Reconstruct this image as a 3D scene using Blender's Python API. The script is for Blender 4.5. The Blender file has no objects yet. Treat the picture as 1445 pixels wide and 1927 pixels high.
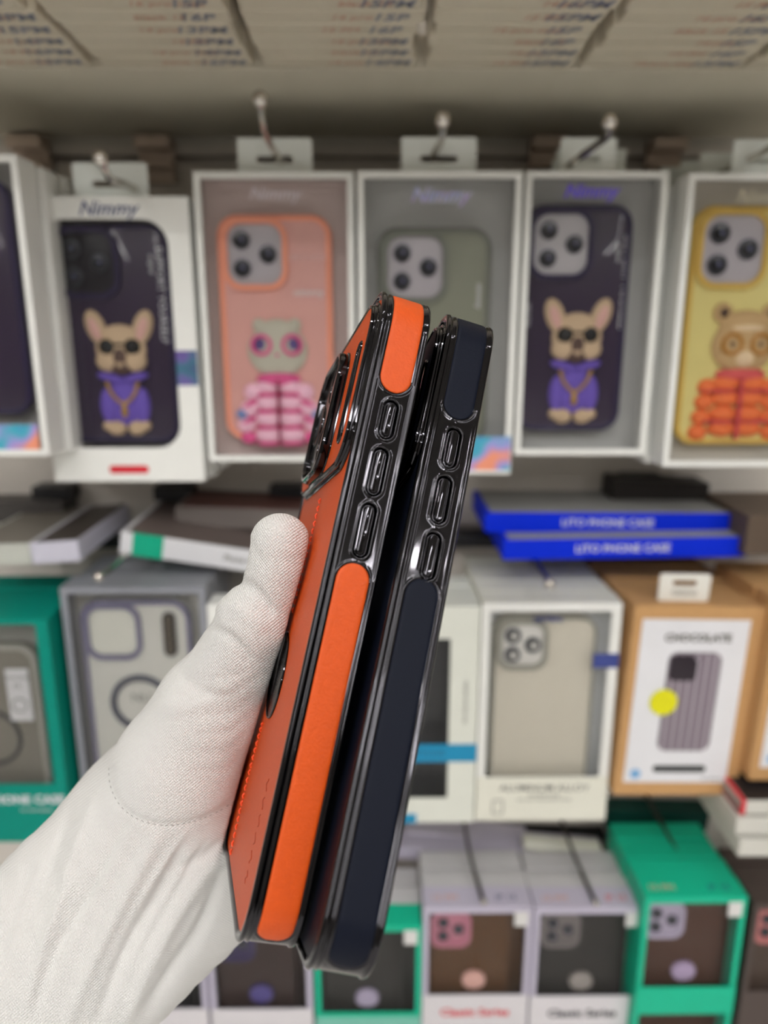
import bpy, bmesh, math, random
import numpy as np
from mathutils import Vector, Matrix
from mathutils.bvhtree import BVHTree
random.seed(7)
np.random.seed(7)
S = bpy.context.scene
COL = S.collection

# ------------------------------------------------------------------ camera, world, light, exposure
FPX, CX, CY = 1392.0, 722.5, 963.5
PITCH, YAW = math.radians(14.2), math.radians(-0.5)
cam = bpy.data.cameras.new('camera')
cam_ob = bpy.data.objects.new('camera', cam); COL.objects.link(cam_ob)
cam_ob.rotation_euler = (math.pi / 2 - PITCH, 0, YAW)
cam.sensor_fit = 'VERTICAL'; cam.sensor_height = 36.0; cam.sensor_width = 27.0
cam.lens = 36.0 * FPX / 1927.0
cam.clip_start = 0.01; cam.clip_end = 20
cam.dof.use_dof = True; cam.dof.focus_distance = 0.204; cam.dof.aperture_fstop = 7.3
S.camera = cam_ob
bpy.context.view_layer.update()
CAM = cam_ob.matrix_basis.copy()
S.view_settings.view_transform = 'Standard'; S.view_settings.look = 'None'
S.view_settings.gamma = 1.0; S.view_settings.exposure = -0.08
S.view_settings.use_curve_mapping = False
world = bpy.data.worlds.new('world'); S.world = world; world.use_nodes = True
world.node_tree.nodes['Background'].inputs[0].default_value = (0.9, 0.95, 1, 1)
world.node_tree.nodes['Background'].inputs[1].default_value = 0.3
PANEL_POWER = 55.0      # emission of the ceiling panels
SPOT_POWER = 260.0       # emission of the small recessed lamps

# ------------------------------------------------------------------ helpers
def lin(c):
    c = c / 255.0
    return c / 12.92 if c <= 0.04045 else ((c + 0.055) / 1.055) ** 2.4
def rgb(r, g, b): return (lin(r), lin(g), lin(b), 1)
MATS = {}
def mat(name, col=(200, 200, 200), rough=0.5, metal=0.0, spec=0.3, var=0.04, scale=60, bump=0.0, bscale=400, coat=0.0, sheen=0.0):
    if name in MATS: return MATS[name]
    m = bpy.data.materials.new(name); m.use_nodes = True
    nt = m.node_tree; b = nt.nodes['Principled BSDF']
    b.inputs['Roughness'].default_value = rough; b.inputs['Metallic'].default_value = metal
    b.inputs['Specular IOR Level'].default_value = spec
    b.inputs['Coat Weight'].default_value = coat
    b.inputs['Sheen Weight'].default_value = sheen
    tc = nt.nodes.new('ShaderNodeTexCoord')
    nz = nt.nodes.new('ShaderNodeTexNoise'); nz.inputs['Scale'].default_value = scale
    nt.links.new(tc.outputs['Object'], nz.inputs['Vector'])
    mx = nt.nodes.new('ShaderNodeMix'); mx.data_type = 'RGBA'
    c = rgb(*col)
    mx.inputs[6].default_value = tuple(max(0, x * (1 - var)) for x in c[:3]) + (1,)
    mx.inputs[7].default_value = tuple(min(1, x * (1 + var)) for x in c[:3]) + (1,)
    nt.links.new(nz.outputs['Fac'], mx.inputs[0]); nt.links.new(mx.outputs[2], b.inputs['Base Color'])
    if bump:
        n2 = nt.nodes.new('ShaderNodeTexNoise'); n2.inputs['Scale'].default_value = bscale; n2.inputs['Detail'].default_value = 4
        nt.links.new(tc.outputs['Object'], n2.inputs['Vector'])
        bp = nt.nodes.new('ShaderNodeBump'); bp.inputs['Strength'].default_value = bump; bp.inputs['Distance'].default_value = 0.0004
        nt.links.new(n2.outputs['Fac'], bp.inputs['Height']); nt.links.new(bp.outputs['Normal'], b.inputs['Normal'])
    MATS[name] = m
    return m
def emit(name, col, power):
    m = bpy.data.materials.new(name); m.use_nodes = True
    nt = m.node_tree; nt.nodes.remove(nt.nodes['Principled BSDF'])
    e = nt.nodes.new('ShaderNodeEmission'); e.inputs[0].default_value = col; e.inputs[1].default_value = power
    nt.links.new(e.outputs[0], nt.nodes['Material Output'].inputs[0])
    MATS[name] = m
    return m
def clear(name, tint=(245, 248, 248), gloss=0.10, rough=0.04):
    m = bpy.data.materials.new(name); m.use_nodes = True
    nt = m.node_tree; nt.nodes.remove(nt.nodes['Principled BSDF'])
    t = nt.nodes.new('ShaderNodeBsdfTransparent'); t.inputs[0].default_value = rgb(*tint)
    g = nt.nodes.new('ShaderNodeBsdfGlossy'); g.inputs['Roughness'].default_value = rough
    mx = nt.nodes.new('ShaderNodeMixShader'); mx.inputs[0].default_value = gloss
    nt.links.new(t.outputs[0], mx.inputs[1]); nt.links.new(g.outputs[0], mx.inputs[2])
    nt.links.new(mx.outputs[0], nt.nodes['Material Output'].inputs[0])
    MATS[name] = m
    return m
def holo(name, stops, scale=30):
    m = bpy.data.materials.new(name); m.use_nodes = True
    nt = m.node_tree; b = nt.nodes['Principled BSDF']; b.inputs['Roughness'].default_value = 0.35
    tc = nt.nodes.new('ShaderNodeTexCoord'); nz = nt.nodes.new('ShaderNodeTexNoise')
    nz.inputs['Scale'].default_value = scale; nz.inputs['Detail'].default_value = 1
    r = nt.nodes.new('ShaderNodeValToRGB')
    els = r.color_ramp.elements
    for i, (p, c) in enumerate(stops):
        e = els[i] if i < 2 else els.new(p)
        e.position = p; e.color = rgb(*c)
    nt.links.new(tc.outputs['Object'], nz.inputs['Vector']); nt.links.new(nz.outputs['Fac'], r.inputs[0])
    nt.links.new(r.outputs[0], b.inputs['Base Color'])
    MATS[name] = m
    return m

def world_ray(px, py):
    d = CAM.to_3x3() @ Vector(((px - CX) / FPX, (CY - py) / FPX, -1))
    return d
def at(px, py, Y):
    d = world_ray(px, py); return d * (Y / d.y)
def link(o, parent=None):
    COL.objects.link(o)
    if parent is not None: o.parent = parent
    return o
def mesh_ob(name, bm, m=None, parent=None, smooth=True, loc=None):
    me = bpy.data.meshes.new(name)
    bmesh.ops.recalc_face_normals(bm, faces=bm.faces)
    bm.to_mesh(me); bm.free()
    if smooth:
        me.polygons.foreach_set('use_smooth', [True] * len(me.polygons))
        try: me.set_sharp_from_angle(angle=math.radians(35))
        except Exception: pass
    o = bpy.data.objects.new(name, me); link(o, parent)
    if m is not None: me.materials.append(m)
    if loc is not None: o.location = loc
    return o
def raw_ob(name, verts, faces, m, parent=None, smooth=True):
    me = bpy.data.meshes.new(name); me.from_pydata([tuple(v) for v in verts], [], [tuple(int(i) for i in f) for f in faces]); me.update()
    if smooth: me.polygons.foreach_set('use_smooth', [True] * len(me.polygons))
    o = bpy.data.objects.new(name, me); link(o, parent)
    if m is not None: me.materials.append(m)
    return o
def thing(name, label, cat, group=None, M=None, loc=None):
    o = bpy.data.objects.new(name, None); link(o); o.empty_display_size = 0.01
    if M is not None: o.matrix_world = M
    if loc is not None: o.location = loc
    return tag(o, label, cat, group)
def tag(o, label=None, cat=None, group=None, kind=None):
    if label: o['label'] = label
    if cat: o['category'] = cat
    if group: o['group'] = group
    if kind: o['kind'] = kind
    return o
def box(bm, x0, x1, y0, y1, z0, z1, bev=0.0):
    M = Matrix.Translation(((x0 + x1) / 2, (y0 + y1) / 2, (z0 + z1) / 2)) @ Matrix.Diagonal((x1 - x0, y1 - y0, z1 - z0, 1))
    r = bmesh.ops.create_cube(bm, size=1, matrix=M)
    if bev > 0:
        es = set()
        for v in r['verts']: es.update(v.link_edges)
        bmesh.ops.bevel(bm, geom=list(es), offset=bev, segments=2, profile=0.5, affect='EDGES')
    return bm
def nb(): return bmesh.new()
def rr(cx, cz, w, h, r, n=8):
    pts = []
    r = min(r, w / 2 - 1e-6, h / 2 - 1e-6)
    for (sx, sz, a0) in ((1, 1, 0), (-1, 1, 90), (-1, -1, 180), (1, -1, 270)):
        for i in range(n + 1):
            a = math.radians(a0 + 90 * i / n)
            pts.append((cx + sx * (w / 2 - r) + r * math.cos(a), cz + sz * (h / 2 - r) + r * math.sin(a)))
    return pts
def circ(cx, cz, r, n=28, rz=None):
    rz = rz or r
    return [(cx + r * math.cos(2 * math.pi * i / n), cz + rz * math.sin(2 * math.pi * i / n)) for i in range(n)]
def shrink(o, d):
    n = len(o); out = []
    for i in range(n):
        a, b = Vector(o[i - 1]), Vector(o[(i + 1) % n]); t = (b - a)
        if t.length < 1e-12: out.append(o[i]); continue
        t.normalize(); nrm = Vector((-t.y, t.x)); out.append((o[i][0] + nrm.x * d, o[i][1] + nrm.y * d))
    return out
def prism(bm, o, y0, y1, bev=0.0, ax='y'):
    # outline in (x, z), from y0 (front) to y1 (back); front edge bevelled by bev
    P = (lambda x, z, y: (x, y, z)) if ax == 'y' else (lambda x, z, y: (x, z, y))
    rings = []
    if bev > 0:
        sg = 1 if y1 > y0 else -1
        for k in range(4):
            a = math.pi / 2 * k / 3
            rings.append([bm.verts.new(P(x, z, y0 + sg * bev * (1 - math.sin(a)))) for x, z in shrink(o, bev * (1 - math.cos(a)))])
    else:
        rings.append([bm.verts.new(P(x, z, y0)) for x, z in o])
        rings[0], = rings
    if bev > 0: rings = rings[::-1]
    rings.append([bm.verts.new(P(x, z, y1)) for x, z in o])
    n = len(o)
    for A, B in zip(rings, rings[1:]):
        for i in range(n):
            bm.faces.new((A[i], A[(i + 1) % n], B[(i + 1) % n], B[i]))
    bm.faces.new(rings[0]); bm.faces.new(rings[-1][::-1])
    return bm
def ring(bm, oo, oi, y0, y1, ax='y'):
    P = (lambda x, z, y: (x, y, z)) if ax == 'y' else (lambda x, z, y: (x, z, y))
    n = len(oo)
    R = [[bm.verts.new(P(x, z, y)) for x, z in o] for o, y in ((oo, y0), (oi, y0), (oi, y1), (oo, y1))]
    for k in range(4):
        A, B = R[k], R[(k + 1) % 4]
        for i in range(n): bm.faces.new((A[i], A[(i + 1) % n], B[(i + 1) % n], B[i]))
    return bm
def torus_outline(bm, o, r, y, seg=8, ax='y'):
    P = (lambda x, z, y: (x, y, z)) if ax == 'y' else (lambda x, z, y: (x, z, y))
    n = len(o); R = []
    for k in range(seg):
        a = 2 * math.pi * k / seg
        R.append([bm.verts.new(P(x, z, y + r * math.sin(a))) for x, z in shrink(o, r * math.cos(a))])
    for k in range(seg):
        A, B = R[k], R[(k + 1) % seg]
        for i in range(n): bm.faces.new((A[i], A[(i + 1) % n], B[(i + 1) % n], B[i]))
    return bm
def ell(bm, x, y, z, rx, ry, rz, rot=0, seg=20):
    M = Matrix.Translation((x, y, z)) @ Matrix.Rotation(rot, 4, 'Y') @ Matrix.Diagonal((rx, ry, rz, 1))
    bmesh.ops.create_uvsphere(bm, u_segments=seg, v_segments=seg // 2 + 2, radius=1, matrix=M)
    return bm
def tube(bm, pts, r, seg=8, closed=False):
    pts = [Vector(p) for p in pts]; n = len(pts); R = []
    up = Vector((0.13, 0.27, 0.95)).normalized()
    for i, p in enumerate(pts):
        a = pts[i - 1] if (i > 0 or closed) else p; b = pts[(i + 1) % n] if (i < n - 1 or closed) else p
        t = (b - a).normalized(); s = t.cross(up).normalized(); q = s.cross(t)
        rad = r[i] if isinstance(r, (list, tuple)) else r
        R.append([bm.verts.new(p + (s * math.cos(2 * math.pi * k / seg) + q * math.sin(2 * math.pi * k / seg)) * rad) for k in range(seg)])
    for i in range(n - 1 + (1 if closed else 0)):
        A, B = R[i], R[(i + 1) % n]
        for k in range(seg): bm.faces.new((A[k], A[(k + 1) % seg], B[(k + 1) % seg], B[k]))
    if not closed: bm.faces.new(R[0][::-1]); bm.faces.new(R[-1])
    return bm
def catmull(P, n=8):
    P = [Vector(p) for p in P]; out = []
    for i in range(len(P) - 1):
        p0, p1, p2, p3 = P[max(i - 1, 0)], P[i], P[i + 1], P[min(i + 2, len(P) - 1)]
        for k in range(n):
            t = k / n
            out.append(0.5 * ((2 * p1) + (p2 - p0) * t + (2 * p0 - 5 * p1 + 4 * p2 - p3) * t * t + (3 * p1 - p0 - 3 * p2 + p3) * t ** 3))
    out.append(P[-1]); return out
def text(name, s, size, m, parent, M, align='CENTER', bold=0.0, shear=0.0, wscale=1.0, thick=0.00008):
    cu = bpy.data.curves.new(name, 'FONT'); cu.body = s; cu.size = size; cu.align_x = align; cu.align_y = 'CENTER'
    cu.extrude = thick; cu.offset = bold; cu.shear = shear; cu.resolution_u = 2
    t = bpy.data.objects.new(name, cu); COL.objects.link(t)
    bpy.context.view_layer.update()
    me = bpy.data.meshes.new_from_object(t.evaluated_get(bpy.context.evaluated_depsgraph_get()))
    bpy.data.objects.remove(t); me.name = name
    o = bpy.data.objects.new(name, me); link(o, parent)
    me.materials.clear(); me.materials.append(m)
    o.matrix_local = M @ Matrix.Diagonal((wscale, 1, 1, 1))
    return o
FACE = Matrix(((1, 0, 0, 0), (0, 0, -1, 0), (0, 1, 0, 0), (0, 0, 0, 1)))   # text plane to a front face looking along -Y
def face_at(x, y, z, rot=0): return Matrix.Translation((x, y, z)) @ FACE @ Matrix.Rotation(rot, 4, 'Z')
mm = 0.001

# ------------------------------------------------------------------ materials
WHITE = mat('white_card', (232, 232, 228), 0.45)
CREAM = mat('cream_card', (226, 225, 212), 0.5)
GREYC = mat('grey_card', (176, 174, 176), 0.5)
INNER = mat('inner_card_grey', (176, 174, 172), 0.6)
TEAL = mat('teal_card', (0, 134, 118), 0.5, spec=0.15)
MINT = mat('mint_card', (24, 184, 146), 0.4, spec=0.2)
BLUE = mat('blue_card', (0, 42, 212), 0.6, spec=0.15)
CYAN = mat('cyan_tape', (20, 140, 185), 0.35)
KRAFT = mat('kraft_card', (196, 152, 102), 0.75, var=0.10, scale=200)
LILAC = mat('lilac_card', (190, 184, 202), 0.5)
SLAT = mat('slatwall_grey', (205, 198, 190), 0.55)
BOARD = mat('shelf_laminate', (222, 212, 196), 0.5)
DARK = mat('dark_plastic', (34, 34, 36), 0.4)
BLACK = mat('black_gloss', (10, 10, 12), 0.12)
PANE = clear('clear_plastic', (250, 250, 250), 0.02, 0.03)
SMOKE = clear('smoked_plastic', (120, 105, 90), 0.08)
STEEL = mat('hook_steel', (205, 200, 192), 0.18, metal=1.0)
BRACKET = mat('bracket_metal', (200, 182, 166), 0.45)
NAVYINK = mat('navy_ink', (40, 50, 110), 0.5)
REDINK = mat('red_ink', (210, 158, 140), 0.6)
RED = mat('red_print', (205, 40, 55), 0.5)
BLUEINK = mat('blue_pen_ink', (142, 142, 158), 0.6)
GREYINK = mat('grey_ink', (120, 118, 112), 0.6)
BLACKINK = mat('black_ink', (28, 28, 32), 0.6)
WHITEINK = mat('white_ink', (215, 215, 220), 0.5)
LENSGREY = mat('camera_plate_grey', (178, 172, 178), 0.35)
LENSRING = mat('lens_ring', (70, 72, 80), 0.3, metal=0.6)
LENSGLASS = mat('lens_glass', (14, 16, 24), 0.08, coat=0.5)
HOLO = holo('hologram_foil', [(0.3, (90, 140, 200)), (0.42, (60, 170, 190)), (0.55, (160, 150, 215)), (0.68, (235, 150, 120))], 45)
TABM = mat('hang_tab_plastic', (238, 243, 240), 0.35)

# ------------------------------------------------------------------ the shop around
ZF, ZC = -1.35, 1.45
WALL_Y = 0.625
def struct(name, b, m): return tag(mesh_ob(name, b, m, smooth=False), kind='structure')
struct('floor', box(nb(), -2.6, 2.6, -5.0, 0.66, ZF - 0.05, ZF), mat('floor_tiles', (222, 220, 217), 0.45))
struct('ceiling', box(nb(), -2.6, 2.6, -5.0, 0.66, ZC, ZC + 0.05), mat('ceiling_board', (205, 203, 198), 0.8))
b = nb()
zz = ZF
while zz < ZC - 0.001:                                   # slat boards with the dark slots between them
    z1 = min(zz + 0.0985, ZC)
    box(b, -2.6, 2.6, WALL_Y, WALL_Y + 0.012, zz, z1 - 0.006)
    zz += 0.0985
box(b, -2.6, 2.6, WALL_Y + 0.012, WALL_Y + 0.035, ZF, ZC)
struct('wall_back', b, SLAT)
struct('wall_left', box(nb(), -2.65, -2.6, -5.0, 0.66, ZF, ZC), mat('side_wall_paint', (150, 146, 140), 0.7))
struct('wall_right', box(nb(), 2.6, 2.65, -5.0, 0.66, ZF, ZC), MATS['side_wall_paint'])
struct('wall_front', box(nb(), -2.6, 2.6, -5.05, -5.0, ZF, ZC), mat('opposite_wall_paint', (138, 133, 126), 0.6))
PAN = emit('ceiling_panel_light', (1.0, 0.99, 0.975, 1), PANEL_POWER)
SPT = emit('spot_lamp_light', (1.0, 0.98, 0.95, 1), SPOT_POWER)
for i, (x, y, lx, ly) in enumerate([(-0.75, -2.7, 0.05, 3.6), (0.75, -2.7, 0.05, 3.6), (0.0, -1.9, 1.2, 0.06), (-1.9, -2.7, 0.05, 3.6), (1.9, -2.7, 0.05, 3.6)]):
    lab = ['long ceiling strip light over the left of the display', 'long ceiling strip light over the right of the display',
           'strip light across the aisle behind the viewer', 'strip light by the left side wall', 'strip light by the right side wall'][i]
    t = thing('ceiling_light', lab, 'ceiling light', 'strip lights on the ceiling', loc=(x, y, ZC))
    bb = nb(); box(bb, -lx / 2 - .02, lx / 2 + .02, -ly / 2 - .02, ly / 2 + .02, -0.03, -0.0005); mesh_ob('housing', bb, mat('lamp_housing', (225, 225, 225), 0.4), t, False)
    bb = nb(); box(bb, -lx / 2, lx / 2, -ly / 2, ly / 2, -0.036, -0.0305); mesh_ob('diffuser', bb, PAN, t, False)
for i, (x, y) in enumerate([(-0.28, -0.15), (0.0, -0.15), (0.28, -0.15), (-0.28, -0.75), (0.0, -0.75), (0.28, -0.75), (-1.0, -1.3), (1.0, -1.3)]):
    lab = 'small round recessed lamp in the ceiling, ' + ['front row left', 'front row middle', 'front row right', 'rear row left', 'rear row middle', 'rear row right', 'far left over the aisle', 'far right over the aisle'][i]
    t = thing('recessed_lamp', lab, 'ceiling lamp', 'recessed lamps', loc=(x, y, ZC))
    bb = nb(); prism(bb, circ(0, 0, 0.034), -0.0005, -0.012, ax='z'); mesh_ob('rim', bb, MATS['lamp_housing'], t)
    bb = nb(); prism(bb, circ(0, 0, 0.025), -0.0125, -0.014, ax='z'); mesh_ob('lamp_glass', bb, SPT, t)

# ------------------------------------------------------------------ shelf above: glass shelf, board, boxes standing on their spines
ZS = at(720, 128, 0.465).z
b = nb(); box(b, -0.62, 0.62, 0.33, WALL_Y - 0.001, ZS - 0.006, ZS - 0.0005)
tag(mesh_ob('glass_shelf', b, clear('shelf_glass', (250, 251, 250), 0.03), smooth=False), 'clear glass shelf above the hanging phone cases, carrying the upright boxes', 'shelf')
b = nb(); box(b, -0.62, 0.62, 0.468, WALL_Y - 0.001, ZS, ZS + 0.018, 0.001)
tag(mesh_ob('shelf_board', b, BOARD, smooth=False), 'grey laminate shelf board running along the wall behind the upright boxes', 'shelf')
edges = [at(-110, 128, .465).x, at(188, 128, .465).x, at(487, 128, .465).x, at(790, 128, .465).x, at(1083, 128, .465).x, at(1395, 128, .465).x, at(1700, 128, .465).x]
where = ['far left', 'second left', 'centre left', 'centre right', 'second right', 'far right']
rank = ['rearmost', 'second from rear', 'third from rear', 'fourth from rear', 'fifth from rear', 'sixth from rear', 'frontmost']
models = ['15PM', '16PM', '14PM', '15PM', '13PM', '16P', '15P']
for j in range(6):
    yb = 0.465
    for k in range(7):
        th = 0.0150 + 0.001 * random.random()
        x0 = edges[j] + 0.0015 + random.uniform(0, 0.003); x1 = edges[j + 1] - 0.0015 - random.uniform(0, 0.004)
        t = thing('upright_box', 'white box upright on the glass shelf, %s column, %s' % (where[j], rank[k]), 'box', 'upright boxes on the glass shelf', loc=((x0 + x1) / 2, yb - th / 2, ZS))
        w = x1 - x0
        bb = nb(); box(bb, -w / 2, w / 2, -th / 2 + .0004, th / 2 - .0004, 0.0003, 0.18, 0.0012)
        mesh_ob('carton', bb, mat('shelf_box_card', (222, 210, 192), 0.6, var=0.05, scale=25), t, False)
        D = Matrix(((1, 0, 0, 0), (0, -1, 0, 0), (0, 0, -1, 0), (0, 0, 0, 1)))
        text('pen_writing', models[(j + k) % 7], 0.0115, BLUEINK, t, Matrix.Translation((w / 2 - 0.017, 0, 0.0001)) @ D, shear=0.25, bold=0.0002)
        text('red_writing', ['16 pro max', '15 PM', '14 pro', 'black 15'][(j * 3 + k) % 4], 0.0075, REDINK, t, Matrix.Translation((-w / 2 + 0.045 + 0.006 * (k % 3), 0, 0.0001)) @ D, shear=0.3)
        yb -= th

# ------------------------------------------------------------------ phone case for the packs: built in x (width), z (height), front at y = 0 growing to +y
def figure_dog(p, ox, oz, s, hood, fur=(196, 170, 140), pendant=True):
    FUR = mat('dog_fur', fur, 0.7, bump=0.4, bscale=600); MUZ = mat('dog_muzzle', (88, 68, 62), 0.6); EAR = mat('dog_ear_pink', (214, 168, 160), 0.6)
    HD = mat('purple_hoodie', (104, 82, 176), 0.7, bump=0.3); GOLD = mat('gold_chain', (190, 150, 70), 0.3, metal=0.8)
    q = lambda n, b, m: mesh_ob(n, b, m, p)
    e = lambda b, x, z, rx, rz, ry=0.004, y=-0.001, rot=0: ell(b, ox + x * s, y * .7, oz + z * s, rx * s, ry * s * .7, rz * s, rot)
    b = nb(); e(b, 0, 0, .0150, .0125, 0.0050); e(b, 0, .0045, .0130, .010, .0050); e(b, -.0075, -.0065, .0075, .0065, .005, -.002); e(b, .0075, -.0065, .0075, .0065, .005, -.002)
    e(b, -.006, -.0465, .0055, .0045, .005); e(b, .006, -.0465, .0055, .0045, .005); e(b, -.0105, -.045, .004, .0035, .004); e(b, .0105, -.045, .004, .0035, .004)
    q('dog_head', b, FUR)
    b = nb()
    for sx in (-1, 1): e(b, sx * .0135, .0125, .0058, .0105, .0038, -.001, sx * 0.35)
    q('dog_ears', b, FUR)
    b = nb()
    for sx in (-1, 1): e(b, sx * .0137, .0120, .0036, .0080, .0045, -.0016, sx * 0.35)
    q('inner_ear', b, EAR)
    b = nb(); e(b, 0, -.004, .0045, .0055, .006, -.003); e(b, 0, -.0105, .0065, .0045, .0055, -.002); q('muzzle', b, MUZ)
    b = nb(); e(b, 0, -.0085, .0028, .0028, .0050, -.0035); q('chin', b, FUR)
    b = nb(); e(b, -.0072, .0015, .0052, .0050, .0050, -.0035); e(b, .0072, .0015, .0052, .0050, .0050, -.0035)
    tube(b, [(ox - .003 * s, -.0050 * s, oz + .003 * s), (ox + .003 * s, -.0050 * s, oz + .003 * s)], .0006 * s); q('sunglasses', b, BLACK)
    b = nb(); e(b, 0, -.030, .0115, .0150, .004, 0); e(b, -.0100, -.033, .0050, .0110, .0045, -.001); e(b, .0100, -.033, .0050, .0110, .0045, -.001)
    e(b, -.007, -.0165, .0085, .0028, .005, -.002, 0.25); e(b, .007, -.0165, .0085, .0028, .005, -.002, -0.25); q('hoodie', b, HD)
    b = nb(); ch = catmull([(-.009, 0, -.0195), (-.0065, 0, -.026), (0, 0, -.0315), (.0065, 0, -.026), (.009, 0, -.0195)], 6)
    for v in ch: e(b, v.x, v.z, .0011, .0011, .0016, -.005)
    if pendant: e(b, 0, -.036, .002, .004, .002, -.005)
    q('chain', b, GOLD)
def figure_cat(p, ox, oz, s):
    q = lambda n, b, m: mesh_ob(n, b, m, p)
    e = lambda b, x, z, rx, rz, ry=0.004, y=-0.001, rot=0: ell(b, ox + x * s, y * .7, oz + z * s, rx * s, ry * s * .7, rz * s, rot)
    CF = mat('cat_fur', (188, 184, 168), 0.8, bump=0.3); PK = mat('hot_pink', (214, 84, 140), 0.55); LP = mat('light_pink', (236, 186, 206), 0.5)
    b = nb(); e(b, 0, 0, .0155, .0135, .005); e(b, 0, .006, .012, .010, .005); e(b, -.009, .0125, .0035, .0038, .003, -.001, -.4); e(b, .009, .0125, .0035, .0038, .003, -.001, .4); q('cat_head', b, CF)
    b = nb()
    for sx in (-1, 1): torus_outline(b, [(ox + sx * .0078 * s + x, oz + .003 * s + z) for x, z in circ(0, 0, .0046 * s)], .0010 * s, -.0040 * s)
    q('glasses_frame', b, PK)
    b = nb(); e(b, -.0078, .003, .004, .004, .002, -.0045); e(b, .0078, .003, .004, .004, .002, -.0045); q('glasses_lens', b, mat('violet_lens', (88, 74, 128), 0.15))
    b = nb(); e(b, 0, -.002, .0016, .0012, .006, -.002); q('nose', b, PK)
    b = nb()
    for r in range(4):
        for sx in (-1, 1): e(b, sx * .0055, -.018 - r * .0085, .0065 + .0005 * r, .0044, .0050, -.0005)
    for sx in (-1, 1):
        for r in range(3): e(b, sx * (.0135 + .002 * r), -.021 - r * .0085, .0050, .0046, .0048, 0, sx * .3)
    q('puffer_jacket', b, LP)
    b = nb()
    for r in range(4):
        for sx in (-1, 1): e(b, sx * .0062, -.0225 - r * .0085, .0068, .0013, .0052, -.001)
    e(b, 0, -.0145, .0115, .0040, .0055, -.001)
    for sx in (-1, 1): e(b, sx * .0150, -.027, .0050, .0016, .0052, -.0005, sx * .5); e(b, sx * .0165, -.036, .0050, .0016, .0052, -.0005, sx * .5)
    e(b, -.0165, -.045, .0045, .0035, .005, 0); e(b, .0165, -.045, .0045, .0035, .005, 0)
    q('jacket_trim', b, PK)
    b = nb(); box(b, ox - .0006 * s, ox + .0006 * s, -.0048 * s, -.001 * s, oz - .048 * s, oz - .014 * s); q('zip', b, mat('zip_red', (150, 50, 80), 0.4))
    b = nb(); e(b, -.0195, -.0325, .0032, .0028, .005, -.001); e(b, .0195, -.0325, .0032, .0028, .005, -.001); q('cuff', b, mat('cuff_blue', (120, 140, 190), 0.6))
def figure_bear(p, ox, oz, s):
    q = lambda n, b, m: mesh_ob(n, b, m, p)
    e = lambda b, x, z, rx, rz, ry=0.004, y=-0.001, rot=0: ell(b, ox + x * s, y * .7, oz + z * s, rx * s, ry * s * .7, rz * s, rot)
    BF = mat('bear_fur', (190, 158, 112), 0.8, bump=0.4, bscale=500); OJ = mat('orange_jacket', (226, 112, 58), 0.6); CO = mat('coral_trim', (206, 84, 84), 0.6)
    b = nb(); e(b, 0, 0, .0170, .0140, .0055); e(b, 0, .008, .0145, .010, .0055); e(b, -.0125, .0165, .0052, .0052, .003); e(b, .0125, .0165, .0052, .0052, .003); q('bear_head', b, BF)
    b = nb(); e(b, -.0125, .0165, .0032, .0032, .0042); e(b, .0125, .0165, .0032, .0032, .0042); e(b, -.007, .001, .002, .002, .0035, -.0040); e(b, .007, .001, .002, .002, .0035, -.0040); e(b, 0, -.005, .0022, .0016, .0048, -.0040); q('eyes_and_nose', b, mat('bear_dark', (74, 52, 40), 0.4))
    b = nb(); e(b, 0, -.006, .006, .005, .0065, -.002); e(b, 0, .009, .012, .003, .0062, -.001); q('muzzle', b, mat('bear_muzzle', (222, 196, 160), 0.7))
    b = nb()
    for sx in (-1, 1): torus_outline(b, [(ox + sx * .0075 * s + x, oz + .001 * s + z) for x, z in circ(0, 0, .0048 * s)], .0010 * s, -.0042 * s)
    q('goggles', b, mat('amber_rim', (176, 120, 40), 0.3))
    b = nb()
    for r in range(4):
        for sx in (-1, 1): e(b, sx * .0068, -.019 - r * .0080, .0078, .0043, .0052, -.0005)
    for sx in (-1, 1):
        for r in range(4): e(b, sx * (.0165 + .001 * r), -.021 - r * .0080, .0052, .0043, .0048, 0)
    q('puffer_jacket', b, OJ)
    b = nb(); e(b, 0, -.0145, .0135, .0036, .0056, -.001)
    for r in (1, 3): 
        for sx in (-1, 1): e(b, sx * .010, -.019 - r * .0080 + .004, .012, .0011, .0056, -.001)
    box(b, ox - .0006 * s, ox + .0006 * s, -.0048 * s, -.001 * s, oz - .048 * s, oz - .014 * s)
    q('jacket_trim', b, CO)

def cw_is_pearl(m):
    return m is not None and m is MATS.get('pearl_plate')
def camera_block(p, x, z, w, h, plate, lens_r, y=-0.0009, lens=None):
    # square camera window with three lenses around (x, z)
    pale = cw_is_pearl(plate)
    if plate is not None:
        b = nb(); prism(b, rr(x, z, w, h, w * .26), y, 0.003, 0.0006); mesh_ob('camera_window', b, plate, p)
    L = lens if lens is not None else [(-.24, .23), (-.24, -.23), (.24, 0)]
    for (u, v) in L:
        b = nb(); prism(b, circ(x + u * w, z + v * h, lens_r), y - 0.0018, y + 0.001, 0.0004); l = mesh_ob('lens', b, LENSRING, p)
        b = nb(); prism(b, circ(x + u * w, z + v * h, lens_r * .72), y - 0.0023, y - 0.001, 0.0003); mesh_ob('lens_glass', b, LENSGLASS, l)
        b = nb(); prism(b, circ(x + u * w + lens_r * .1, z + v * h + lens_r * .05, lens_r * (.42 if pale else .22)), y - 0.0026, y - 0.001); mesh_ob('lens_core', b, mat('lens_core_pearl', (200, 198, 192), 0.3) if pale else mat('lens_core_blue', (96, 100, 128), 0.2), l)
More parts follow.
